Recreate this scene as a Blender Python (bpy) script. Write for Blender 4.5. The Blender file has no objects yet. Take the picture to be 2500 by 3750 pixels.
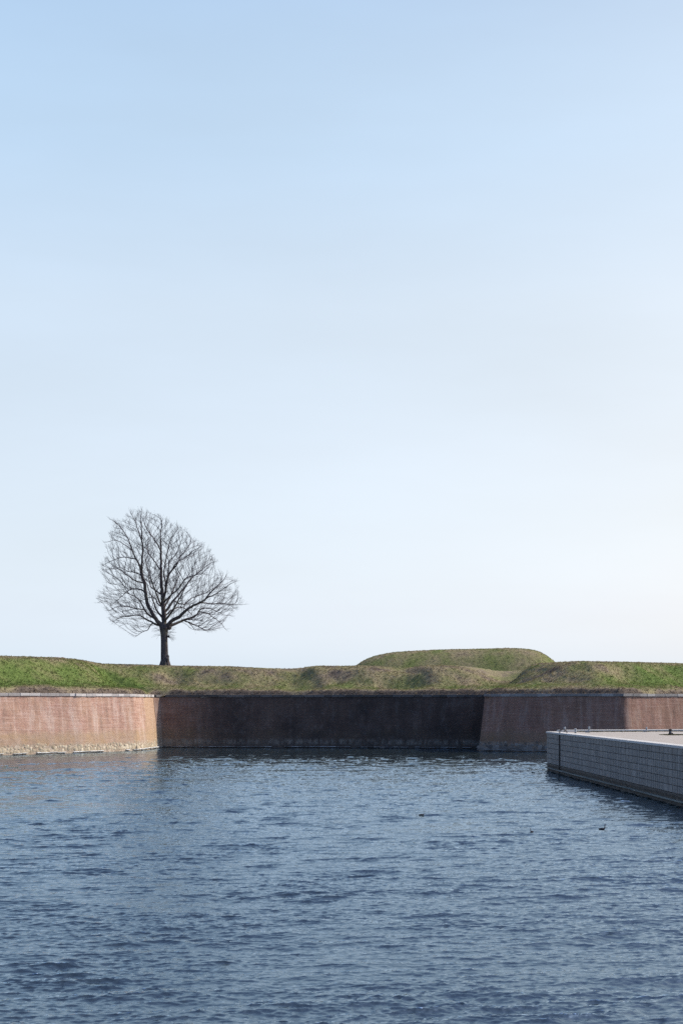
import bpy, bmesh, math, random
import numpy as np
from mathutils import Vector, noise as mnoise

random.seed(7)
RNG = np.random.default_rng(11)
scene = bpy.context.scene
COL = scene.collection

# ------------------------------------------------------------------ camera
# metres; water level z = 0; camera 6 m above it, level, looking along +Y.
F = 5208.33          # focal length in pixels of the 2500 x 3750 photograph (50 mm on 24 x 36)
HZ = 2583.0          # row of the horizon
EYE = 6.0
cam_d = bpy.data.cameras.new("camera")
cam = bpy.data.objects.new("camera", cam_d)
COL.objects.link(cam)
cam.location = (0, 0, EYE)
cam.rotation_euler = (math.radians(90), 0, 0)
cam_d.sensor_fit = 'VERTICAL'
cam_d.sensor_height = 36.0
cam_d.sensor_width = 24.0
cam_d.lens = 50.0
cam_d.shift_y = (HZ - 1875.0) / 3750.0
cam_d.clip_start = 0.5
cam_d.clip_end = 30000.0
scene.camera = cam

# ------------------------------------------------------------------ sun and sky
SUN_EL = math.radians(39)
SUN_AZ = math.radians(76)          # clockwise from +Y: to the right and a little behind the ramparts
sdir = Vector((math.sin(SUN_AZ) * math.cos(SUN_EL), math.cos(SUN_AZ) * math.cos(SUN_EL), math.sin(SUN_EL)))
sun_d = bpy.data.lights.new("sun", 'SUN')
sun_d.energy = 2.15
sun_d.angle = math.radians(0.53)
sun_d.color = (1.0, 0.92, 0.80)
sun = bpy.data.objects.new("sun", sun_d)
COL.objects.link(sun)
sun.location = (60, 30, 60)
sun.rotation_euler = (-sdir).to_track_quat('-Z', 'Y').to_euler()

world = bpy.data.worlds.new("World")
scene.world = world
world.use_nodes = True
wn, wl = world.node_tree.nodes, world.node_tree.links
for n in list(wn):
    wn.remove(n)
sky = wn.new('ShaderNodeTexSky')
sky.sky_type = 'NISHITA'
sky.sun_disc = False
sky.sun_elevation = SUN_EL
sky.sun_rotation = SUN_AZ
sky.altitude = 0
sky.air_density = 0.7
sky.dust_density = 3.0
sky.ozone_density = 3.0
bg = wn.new('ShaderNodeBackground')
bg.inputs['Strength'].default_value = 0.15
wo = wn.new('ShaderNodeOutputWorld')
# pale spring sky: the texture's own gradient seen through a bright high haze that is densest low down and
# ahead of the camera; it thins overhead to deeper blue, and is dimmed behind the camera to darken facing walls
E_ = 2 ** 0.9
tc = wn.new('ShaderNodeTexCoord'); sx = wn.new('ShaderNodeSeparateXYZ'); wl.new(tc.outputs['Generated'], sx.inputs[0])
cr = wn.new('ShaderNodeValToRGB'); wl.new(sx.outputs[2], cr.inputs[0])
stops = [(0.0, (.54, .70, .87)), (.017, (.52, .69, .865)), (.064, (.47, .615, .83)), (.169, (.465, .60, .82)), (.27, (.45, .595, .815)), (.362, (.365, .55, .81)), (.434, (.345, .54, .81)), (.8, (.12, .26, .55))]
while len(cr.color_ramp.elements) < len(stops): cr.color_ramp.elements.new(.5)
for e_, (p_, c_) in zip(cr.color_ramp.elements, stops):
    e_.position = p_; e_.color = (*c_, 1)
sc_ = wn.new('ShaderNodeVectorMath'); sc_.operation = 'SCALE'; sc_.inputs['Scale'].default_value = 1 / (.15 * E_)
wl.new(cr.outputs[0], sc_.inputs[0])
veil = wn.new('ShaderNodeVectorMath'); veil.operation = 'MULTIPLY_ADD'
veil.inputs[1].default_value = (1.00 / E_, 0.62 / E_, 0.22 / E_)
# faint cirrus streaks in the haze
cm = wn.new('ShaderNodeMapping'); cm.inputs['Scale'].default_value = (2.2, 1.0, 9.0); cm.inputs['Rotation'].default_value = (0, math.radians(24), 0)
wl.new(tc.outputs['Generated'], cm.inputs[0])
cn = wn.new('ShaderNodeTexNoise'); cn.inputs['Scale'].default_value = 1.3; cn.inputs['Detail'].default_value = 5; wl.new(cm.outputs[0], cn.inputs[0])
cf = wn.new('ShaderNodeMapRange'); wl.new(cn.outputs[0], cf.inputs[0])
for i_, v_ in enumerate((0.3, 0.7, 0.955, 1.055)): cf.inputs[i_ + 1].default_value = v_
s2 = wn.new('ShaderNodeVectorMath'); s2.operation = 'SCALE'; wl.new(sc_.outputs[0], s2.inputs[0]); wl.new(cf.outputs[0], s2.inputs['Scale'])
wl.new(sky.outputs[0], veil.inputs[0]); wl.new(s2.outputs[0], veil.inputs[2])
def mrange(src, a, b, c, d):
    m = wn.new('ShaderNodeMapRange'); m.interpolation_type = 'SMOOTHSTEP'; wl.new(src, m.inputs[0])
    for i, v in enumerate((a, b, c, d)): m.inputs[i + 1].default_value = v
    return m.outputs[0]
up = mrange(sx.outputs[2], 0.36, 0.80, 1.0, 0.0)
fw = mrange(sx.outputs[1], -0.25, 0.70, 0.12, 1.0)
mm = wn.new('ShaderNodeMath'); mm.operation = 'MULTIPLY'; wl.new(up, mm.inputs[0]); wl.new(fw, mm.inputs[1])
zen = wn.new('ShaderNodeVectorMath'); zen.operation = 'MULTIPLY'
zen.inputs[1].default_value = (0.51, 0.635, 0.80)
wl.new(sky.outputs[0], zen.inputs[0])
mx = wn.new('ShaderNodeMix'); mx.data_type = 'RGBA'
wl.new(mm.outputs[0], mx.inputs[0]); wl.new(zen.outputs[0], mx.inputs[6]); wl.new(veil.outputs[0], mx.inputs[7])
wl.new(mx.outputs[2], bg.inputs[0])
wl.new(bg.outputs[0], wo.inputs[0])

scene.view_settings.view_transform = 'Standard'
scene.view_settings.look = 'None'
scene.view_settings.gamma = 1.0
scene.view_settings.exposure = 0.9
scene.cycles.max_bounces = 6
scene.cycles.use_denoising = False

# ------------------------------------------------------------------ helpers
def tag(o, label=None, cat=None, group=None, kind=None):
    if label: o['label'] = label
    if cat: o['category'] = cat
    if group: o['group'] = group
    if kind: o['kind'] = kind
    return o

def empty(name, loc=(0, 0, 0)):
    o = bpy.data.objects.new(name, None)
    o.empty_display_size = 0.5
    COL.objects.link(o)
    o.location = loc
    return o

def link_mesh(name, me, mat=None, parent=None, smooth=False):
    if mat: me.materials.append(mat)
    if smooth:
        me.polygons.foreach_set('use_smooth', [True] * len(me.polygons))
    o = bpy.data.objects.new(name, me)
    COL.objects.link(o)
    if parent is not None:
        o.parent = parent
        o.matrix_parent_inverse.identity()
        o.location = -Vector(parent.location)     # geometry is written in world coordinates
    return o

def np_mesh(name, verts, faces, k):
    """verts (n,3), faces (m,k) -> mesh, fast"""
    me = bpy.data.meshes.new(name)
    verts = np.asarray(verts, dtype=np.float32)
    faces = np.asarray(faces, dtype=np.int32)
    me.vertices.add(len(verts)); me.vertices.foreach_set('co', verts.ravel())
    me.loops.add(faces.size); me.loops.foreach_set('vertex_index', faces.ravel())
    me.polygons.add(len(faces))
    me.polygons.foreach_set('loop_start', np.arange(0, faces.size, k, dtype=np.int32))
    me.polygons.foreach_set('loop_total', np.full(len(faces), k, dtype=np.int32))
    me.update(calc_edges=True)
    return me

def set_attr(me, name, vals, typ='FLOAT', dom='POINT'):
    a = me.attributes.new(name, typ, dom)
    if typ == 'FLOAT': a.data.foreach_set('value', np.asarray(vals, dtype=np.float32).ravel())
    elif typ == 'FLOAT_COLOR': a.data.foreach_set('color', np.asarray(vals, dtype=np.float32).ravel())
    elif typ == 'FLOAT2': a.data.foreach_set('vector', np.asarray(vals, dtype=np.float32).ravel())

class Mb:
    """collects simple solids into one mesh"""
    def __init__(s):
        s.v = []; s.f = []; s.c = []; s.uv = []
    def add(s, vs, fs, tint=0.5):
        b = len(s.v)
        s.v += [tuple(p) for p in vs]
        s.f += [tuple(b + i for i in f) for f in fs]
        s.c += [tint] * len(vs)
    def box(s, c, e, rz=0.0, tint=0.5, bev=0.0, jit=0.0, taper=0.0):
        hx, hy, hz = e[0] / 2, e[1] / 2, e[2] / 2
        ca, sa = math.cos(rz), math.sin(rz)
        vs = []
        if bev <= 0:
            pts = [(x * hx * (1 - taper * (z > 0)), y * hy * (1 - taper * (z > 0)), z * hz) for z in (-1, 1) for x, y in ((-1, -1), (1, -1), (1, 1), (-1, 1))]
            fs = [(3, 2, 1, 0), (4, 5, 6, 7), (0, 1, 5, 4), (1, 2, 6, 5), (2, 3, 7, 6), (3, 0, 4, 7)]
        else:
            b = bev; pts = []
            for z, q in ((-hz, b), (-hz + b, 0), (hz - b, 0), (hz, b)):
                X, Y = hx - q, hy - q
                if q == 0:
                    pts += [(-X, -Y + b, z), (-X + b, -Y, z), (X - b, -Y, z), (X, -Y + b, z), (X, Y - b, z), (X - b, Y, z), (-X + b, Y, z), (-X, Y - b, z)]
                else:
                    c2 = b * .5
                    pts += [(-X, -Y + c2, z), (-X + c2, -Y, z), (X - c2, -Y, z), (X, -Y + c2, z), (X, Y - c2, z), (X - c2, Y, z), (-X + c2, Y, z), (-X, Y - c2, z)]
            fs = [tuple(reversed(range(8))), tuple(range(24, 32))]
            for r in range(3):
                for i in range(8):
                    j = (i + 1) % 8
                    fs.append((r * 8 + i, r * 8 + j, (r + 1) * 8 + j, (r + 1) * 8 + i))
        for (x, y, z) in pts:
            if jit:
                x += random.uniform(-jit, jit); y += random.uniform(-jit, jit); z += random.uniform(-jit, jit)
            vs.append((c[0] + x * ca - y * sa, c[1] + x * sa + y * ca, c[2] + z))
        s.add(vs, fs, tint)
    def lathe(s, c, prof, n=16, tint=0.5):
        vs = []; fs = []
        for (r, z) in prof:
            for i in range(n):
                a = 2 * math.pi * i / n
                vs.append((c[0] + r * math.cos(a), c[1] + r * math.sin(a), c[2] + z))
        for k in range(len(prof) - 1):
            for i in range(n):
                j = (i + 1) % n
                fs.append((k * n + i, k * n + j, (k + 1) * n + j, (k + 1) * n + i))
        fs.append(tuple(reversed(range(n)))); fs.append(tuple(range((len(prof) - 1) * n, len(prof) * n)))
        s.add(vs, fs, tint)
    def tube(s, pts, rad, n=6, tint=0.5, cap=True, lump=None):
        pts = [Vector(p) for p in pts]
        m = len(pts)
        up = Vector((0.13, 0.97, 0.21))
        vs = []; fs = []
        for i, p in enumerate(pts):
            t = (pts[min(i + 1, m - 1)] - pts[max(i - 1, 0)])
            if t.length < 1e-9: t = Vector((0, 0, 1))
            t.normalize()
            u = (up - t * up.dot(t))
            if u.length < 1e-4: u = t.orthogonal()
            u.normalize(); w = t.cross(u); up = u
            r = rad[i] if hasattr(rad, '__len__') else rad
            rx, ry = r if hasattr(r, '__len__') else (r, r)
            for k in range(n):
                a = 2 * math.pi * k / n
                q = p + u * (math.cos(a) * ry) + w * (math.sin(a) * rx)
                if lump:
                    d = lump(q, a)
                    q = p + (q - p) * (1 + d)
                vs.append(q)
        for i in range(m - 1):
            for k in range(n):
                j = (k + 1) % n
                fs.append((i * n + k, i * n + j, (i + 1) * n + j, (i + 1) * n + k))
        if cap:
            fs.append(tuple(reversed(range(n)))); fs.append(tuple(range((m - 1) * n, m * n)))
        s.add(vs, fs, tint)
    def build(s, name, mat, parent=None, smooth=False):
        me = bpy.data.meshes.new(name)
        me.from_pydata(s.v, [], s.f)
        me.update()
        bm = bmesh.new(); bm.from_mesh(me)
        bmesh.ops.recalc_face_normals(bm, faces=bm.faces)
        bm.to_mesh(me); bm.free()
        set_attr(me, 'tint', s.c)
        return link_mesh(name, me, mat, parent, smooth)

# ------------------------------------------------------------------ materials
class NT:
    def __init__(s, name, rough=0.8, spec=0.3):
        s.m = bpy.data.materials.new(name)
        s.m.use_nodes = True
        s.n, s.l = s.m.node_tree.nodes, s.m.node_tree.links
        s.b = s.n['Principled BSDF']
        s.b.inputs['Roughness'].default_value = rough
        s.b.inputs['Specular IOR Level'].default_value = spec
    def new(s, t, **kw):
        n = s.n.new('ShaderNode' + t)
        for k, v in kw.items():
            if k in n.inputs: n.inputs[k].default_value = v
            else: setattr(n, k, v)
        return n
    def attr(s, name):
        a = s.new('Attribute'); a.attribute_name = name
        return a
    def vec(s, kind='obj', scale=(1, 1, 1)):
        if kind == 'obj': src = s.new('TexCoord').outputs['Object']
        elif kind == 'uv': src = s.new('TexCoord').outputs['UV']
        elif kind == 'pos': src = s.new('NewGeometry').outputs['Position']
        mp = s.new('Mapping'); s.l.new(src, mp.inputs['Vector']); mp.inputs['Scale'].default_value = scale
        return mp.outputs[0]
    def noise(s, vec, scale=1.0, detail=4, rough=0.55):
        n = s.new('TexNoise'); s.l.new(vec, n.inputs['Vector'])
        n.inputs['Scale'].default_value = scale; n.inputs['Detail'].default_value = detail
        n.inputs['Roughness'].default_value = rough
        return n.outputs['Fac']
    def ramp(s, fac, stops):
        r = s.new('ValToRGB'); s.l.new(fac, r.inputs[0])
        e = r.color_ramp.elements
        while len(e) < len(stops): e.new(0.5)
        for i, (p, c) in enumerate(stops):
            e[i].position = p
            e[i].color = (c, c, c, 1) if not hasattr(c, '__len__') else (*c, 1)
        return r.outputs[0]
    def mix(s, fac, a, b, mode='MIX'):
        m = s.new('Mix'); m.data_type = 'RGBA'; m.blend_type = mode
        for i, v in ((0, fac), (6, a), (7, b)):
            if hasattr(v, 'is_linked'): s.l.new(v, m.inputs[i])
            else: m.inputs[i].default_value = v if i == 0 else (*v, 1)
        return m.outputs[2]
    def math(s, op, a, b=0.0, clamp=False):
        m = s.new('Math'); m.operation = op; m.use_clamp = clamp
        for i, v in ((0, a), (1, b)):
            if hasattr(v, 'is_linked'): s.l.new(v, m.inputs[i])
            else: m.inputs[i].default_value = v
        return m.outputs[0]
    def bump(s, h, strength=0.5, dist=0.05, prev=None):
        b = s.new('Bump'); s.l.new(h, b.inputs['Height'])
        b.inputs['Strength'].default_value = strength; b.inputs['Distance'].default_value = dist
        if prev is not None: s.l.new(prev, b.inputs['Normal'])
        return b.outputs[0]
    def out(s, col=None, nrm=None, rough=None):
        if col is not None:
            if hasattr(col, 'is_linked'): s.l.new(col, s.b.inputs['Base Color'])
            else: s.b.inputs['Base Color'].default_value = (*col, 1)
        if nrm is not None: s.l.new(nrm, s.b.inputs['Normal'])
        if rough is not None: s.l.new(rough, s.b.inputs['Roughness'])
        return s.m

def brick_mat(name, dark=0.0, tone=(0.98, 0.94, 0.875)):
    """weathered brick; UV in metres (u along, v up).  dark = how far the mix goes to soot, which puts shade into the colour"""
    t = NT(name, 0.9, 0.15)
    uv = t.vec('uv')
    br = t.new('TexBrick'); t.l.new(uv, br.inputs['Vector'])
    br.offset = 0.5
    for k, v in (('Scale', 1.0), ('Mortar Size', 0.012), ('Mortar Smooth', 0.2), ('Bias', 0.0), ('Brick Width', 0.25), ('Row Height', 0.085)):
        br.inputs[k].default_value = v
    br.inputs['Color1'].default_value = (0.34, 0.160, 0.120, 1)
    br.inputs['Color2'].default_value = (0.47, 0.245, 0.185, 1)
    br.inputs['Mortar'].default_value = (0.56, 0.44, 0.36, 1)
    col = br.outputs['Color']
    n1 = t.noise(uv, 0.28, 6, 0.7)
    col = t.mix(t.ramp(n1, [(0.38, 0), (0.62, 1)]), col, (0.45, 0.30, 0.185))
    col = t.mix(0.40, br.outputs['Color'], col)
    n2 = t.noise(t.vec('uv', (1.1, 0.16, 1)), 1.0, 6, 0.65)       # vertical runs of damp and lime
    col = t.mix(t.math('MULTIPLY', t.ramp(n2, [(0.50, 0), (0.64, 1)]), 0.7), col, (0.60, 0.47, 0.40))
    col = t.mix(t.math('MULTIPLY', t.ramp(n2, [(0.34, 1), (0.49, 0)]), 0.6), col, (0.24, 0.165, 0.13))
    n3 = t.noise(t.vec('uv', (0.25, 5.0, 1)), 1.0, 5, 0.7)        # pale and dark courses
    col = t.mix(t.math('MULTIPLY', t.ramp(n3, [(0.5, 0), (0.68, 1)]), 0.45), col, (0.66, 0.50, 0.44))
    col = t.mix(t.math('MULTIPLY', t.ramp(n3, [(0.33, 1), (0.46, 0)]), 0.4), col, (0.25, 0.12, 0.10))
    n4 = t.noise(uv, 5.5, 5, 0.75)                                  # spalled single bricks
    col = t.mix(t.math('MULTIPLY', t.ramp(n4, [(0.58, 0), (0.66, 1)]), 0.5), col, (0.66, 0.54, 0.42))
    col = t.mix(t.math('MULTIPLY', t.ramp(n4, [(0.34, 1), (0.42, 0)]), 0.5), col, (0.16, 0.09, 0.075))
    # lower zone: tan, yellowish lichen and lime
    sep = t.new('SeparateXYZ'); t.l.new(uv, sep.inputs[0])
    vv = t.math('ADD', sep.outputs[1], t.math('MULTIPLY', t.math('SUBTRACT', t.noise(uv, 0.8, 4), 0.5), 1.6))
    low = t.ramp(t.math('DIVIDE', vv, 7.5), [(0.30, 1), (0.40, 0)])
    tan = t.mix(t.noise(uv, 1.3, 6, 0.7), (0.30, 0.19, 0.11), (0.50, 0.40, 0.30))
    tan = t.mix(t.math('MULTIPLY', t.ramp(t.noise(uv, 0.5, 4), [(0.45, 0), (0.65, 1)]), 0.55), tan, (0.42, 0.29, 0.12))
    col = t.mix(t.math('MULTIPLY', low, 0.62), col, tan)
    # rough field stones of the foot showing between the boulders
    vo = t.new('TexVoronoi'); vo.feature = 'DISTANCE_TO_EDGE'; vo.inputs['Scale'].default_value = 2.3; vo.inputs['Randomness'].default_value = 0.9
    wv = t.new('Vector' + 'Math'); wv.operation = 'ADD'; t.l.new(uv, wv.inputs[0])
    nz = t.new('TexNoise'); nz.inputs['Scale'].default_value = 3.0; t.l.new(uv, nz.inputs['Vector'])
    sc = t.new('VectorMath'); sc.operation = 'SCALE'; sc.inputs['Scale'].default_value = 0.25; t.l.new(nz.outputs['Color'], sc.inputs[0]); t.l.new(sc.outputs[0], wv.inputs[1])
    t.l.new(wv.outputs[0], vo.inputs['Vector'])
    vc = t.new('TexVoronoi'); vc.inputs['Scale'].default_value = 2.3; vc.inputs['Randomness'].default_value = 0.9; t.l.new(wv.outputs[0], vc.inputs['Vector'])
    cs = t.new('SeparateXYZ'); t.l.new(vc.outputs['Color'], cs.inputs[0])
    stn = t.mix(cs.outputs[0], (0.33, 0.28, 0.21), (0.56, 0.50, 0.41))
    stn = t.mix(t.ramp(vo.outputs['Distance'], [(0.01, 1), (0.07, 0)]), stn, (0.16, 0.12, 0.085))
    v2 = t.math('ADD', sep.outputs[1], t.math('MULTIPLY', t.math('SUBTRACT', t.noise(uv, 1.4, 3), 0.5), 1.4))
    col = t.mix(t.math('MULTIPLY', t.ramp(t.math('DIVIDE', v2, 7.5), [(0.13, 1), (0.18, 0)]), 0.62), col, stn)
    # end strip: lighter tan paints in its turn towards the sun
    a = t.attr('strip')
    col = t.mix(t.math('MULTIPLY', a.outputs['Fac'], 0.5), col, t.mix(t.noise(uv, 2.0, 5), (0.42, 0.28, 0.16), (0.54, 0.39, 0.25)))
    if dark > 0:  # works the walls' shade into the brick colour, along with soot mottling
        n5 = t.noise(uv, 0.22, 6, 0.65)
        shade_soot = t.mix(t.noise(uv, 3.0, 5, 0.7), (0.017, 0.017, 0.019), (0.055, 0.047, 0.045))
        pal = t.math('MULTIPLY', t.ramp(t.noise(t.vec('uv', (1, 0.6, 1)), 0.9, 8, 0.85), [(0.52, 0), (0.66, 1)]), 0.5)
        shade_soot = t.mix(pal, shade_soot, (0.15, 0.15, 0.15))
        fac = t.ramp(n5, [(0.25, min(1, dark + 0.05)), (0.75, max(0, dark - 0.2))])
        fac = t.math('MULTIPLY', fac, t.ramp(t.math('MULTIPLY', t.math('SUBTRACT', sep.outputs[0], 200.0), 0.1), [(0.0, 0.55), (0.9, 1.0)]))  # eased off at the left end, painting in the sun grazing the corner
        col = t.mix(fac, col, shade_soot)
        # lime bloom just above the water
        bl = t.math('MULTIPLY', t.ramp(t.math('DIVIDE', sep.outputs[1], 7.5), [(0.05, 0), (0.09, 1), (0.14, 1), (0.19, 0)]), t.ramp(t.noise(t.vec('uv', (1.6, 0.5, 1)), 1.0, 6, 0.75), [(0.44, 0), (0.62, 1)]))
        col = t.mix(t.math('MULTIPLY', bl, 0.5), col, (0.33, 0.31, 0.27))
    col = t.mix(1.0, col, tone, 'MULTIPLY')
    h = t.math('ADD', t.math('MULTIPLY', br.outputs['Fac'], -0.4), t.noise(uv, 6, 6, 0.7))
    nr = t.bump(h, 0.6, 0.04)
    nr = t.bump(t.noise(uv, 0.7, 5, 0.6), 0.5, 0.25, nr)
    return t.out(col, nr)

def stone_mat(name, c1, c2, c3, scale=2.0, bump=0.6, tint_amt=0.5, rough=0.88):
    t = NT(name, rough, 0.25)
    p = t.vec('pos')
    col = t.mix(t.ramp(t.noise(p, scale, 6, 0.65), [(0.35, 0), (0.65, 1)]), c1, c2)
    col = t.mix(t.math('MULTIPLY', t.ramp(t.noise(p, scale * 3.3, 5, 0.7), [(0.55, 0), (0.7, 1)]), 0.6), col, c3)
    a = t.attr('tint').outputs['Fac']
    col = t.mix(tint_amt, col, t.ramp(a, [(0, tuple(x * 0.45 for x in c1)), (0.5, c1), (1, tuple(min(0.85, x * 1.5) for x in c2))]))
    nr = t.bump(t.noise(p, scale * 5, 6, 0.7), bump, 0.03)
    return t.out(col, nr)

M_brick_l = brick_mat('brick_sunlit', 0.0)
M_brick_c = brick_mat('brick_shaded', 0.96)  # brick colour taken down to stand for the curtain's shade
M_brick_r = brick_mat('brick_part_shaded', 0.52, (0.96, 0.86, 0.79))  # darkened all over to deepen the shade of the bastion's near end
M_cope = stone_mat('coping_stone', (0.34, 0.30, 0.27), (0.46, 0.42, 0.38), (0.24, 0.22, 0.20), 1.5)
M_cope_r = stone_mat('coping_part_shaded', (0.20, 0.18, 0.165), (0.29, 0.27, 0.245), (0.12, 0.11, 0.10), 1.5)  # stone colour taken partway down for the shaded stretch of this coping
M_cope_c = stone_mat('coping_shaded', (0.075, 0.070, 0.065), (0.12, 0.11, 0.10), (0.05, 0.05, 0.045), 1.5)  # same coping, darkened so its colour carries the curtain's shade
M_boulder = stone_mat('footing_stone', (0.36, 0.28, 0.18), (0.50, 0.42, 0.30), (0.22, 0.18, 0.13), 1.6, 0.8)
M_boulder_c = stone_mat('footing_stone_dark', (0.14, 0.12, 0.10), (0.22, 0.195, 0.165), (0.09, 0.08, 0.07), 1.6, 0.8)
M_crust = stone_mat('lime_crust', (0.66, 0.64, 0.57), (0.76, 0.75, 0.70), (0.35, 0.33, 0.30), 3.0, 0.6, 0.25)
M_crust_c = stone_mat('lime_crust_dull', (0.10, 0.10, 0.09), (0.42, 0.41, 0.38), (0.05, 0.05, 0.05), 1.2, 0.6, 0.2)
M_granite = stone_mat('granite', (0.52, 0.49, 0.44), (0.64, 0.60, 0.54), (0.36, 0.35, 0.33), 2.2, 0.3, 0.25)
M_block = stone_mat('quay_block', (0.245, 0.218, 0.188), (0.33, 0.30, 0.262), (0.14, 0.14, 0.14), 1.1, 0.4, 0.35)
M_quaybase = stone_mat('quay_wet_concrete', (0.085, 0.07, 0.055), (0.15, 0.125, 0.10), (0.04, 0.035, 0.03), 1.6, 0.9, 0.2)
M_ledge = stone_mat('quay_algae_ledge', (0.17, 0.17, 0.14), (0.25, 0.25, 0.21), (0.10, 0.10, 0.09), 2.0, 0.6, 0.2)
M_joint = stone_mat('quay_joint', (0.11, 0.10, 0.09), (0.14, 0.13, 0.12), (0.03, 0.03, 0.03), 2.0, 0.3, 0.0)
M_iron = stone_mat('rusty_iron', (0.045, 0.040, 0.038), (0.085, 0.065, 0.055), (0.15, 0.08, 0.05), 7.0, 0.5, 0.1, 0.6)
M_steel = stone_mat('painted_steel', (0.16, 0.18, 0.19), (0.22, 0.25, 0.26), (0.10, 0.09, 0.08), 6.0, 0.2, 0.1, 0.45)
M_band = stone_mat('pale_band', (0.50, 0.52, 0.52), (0.60, 0.62, 0.62), (0.4, 0.4, 0.4), 6.0, 0.2, 0.1, 0.45)
M_roof = stone_mat('red_roof_tile', (0.46, 0.13, 0.09), (0.56, 0.20, 0.14), (0.32, 0.10, 0.07), 2.0, 0.4, 0.2)
M_rbrick = stone_mat('house_brick', (0.36, 0.17, 0.12), (0.44, 0.24, 0.17), (0.26, 0.12, 0.09), 2.0, 0.4, 0.1)

# ------------------------------------------------------------------ water
def fft_tile(n, L, lam_lo, lam_hi, lam_peak, wind, spread, seed, slope_pow=0.0):
    g = np.random.default_rng(seed)
    k1 = np.fft.fftfreq(n, d=L / n) * 2 * np.pi
    kx, ky = np.meshgrid(k1, k1, indexing='xy')
    k = np.hypot(kx, ky); k[0, 0] = 1e-6
    kp = 2 * np.pi / lam_peak
    S = np.exp(-1.25 * (kp / k) ** 2) / k ** (4.0 + slope_pow)
    S *= np.exp(-(k * lam_lo / (2 * np.pi)) ** 4) * (1 - np.exp(-(k * lam_hi / (2 * np.pi)) ** 4))
    c = (kx * math.cos(wind) + ky * math.sin(wind)) / k
    S *= np.abs(c) ** spread + 0.03
    S[0, 0] = 0
    ph = g.normal(size=(n, n)) + 1j * g.normal(size=(n, n))
    H = ph * np.sqrt(S)
    h = np.fft.ifft2(H).real
    f = 1.0 / h.std()
    dx = np.fft.ifft2(-1j * kx / k * H).real * f
    dy = np.fft.ifft2(-1j * ky / k * H).real * f
    sl = np.hypot(np.gradient(h * f, L / n, axis=0), np.gradient(h * f, L / n, axis=1))
    return h * f, dx, dy, math.sqrt((sl ** 2).mean())

def samp(T, L, x, y):
    n = T.shape[0]
    u = (x / L * n) % n; v = (y / L * n) % n
    i = np.floor(u).astype(int) % n; j = np.floor(v).astype(int) % n
    a = u - np.floor(u); b = v - np.floor(v)
    i1 = (i + 1) % n; j1 = (j + 1) % n
    return (T[j, i] * (1 - a) + T[j, i1] * a) * (1 - b) + (T[j1, i] * (1 - a) + T[j1, i1] * a) * b

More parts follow.
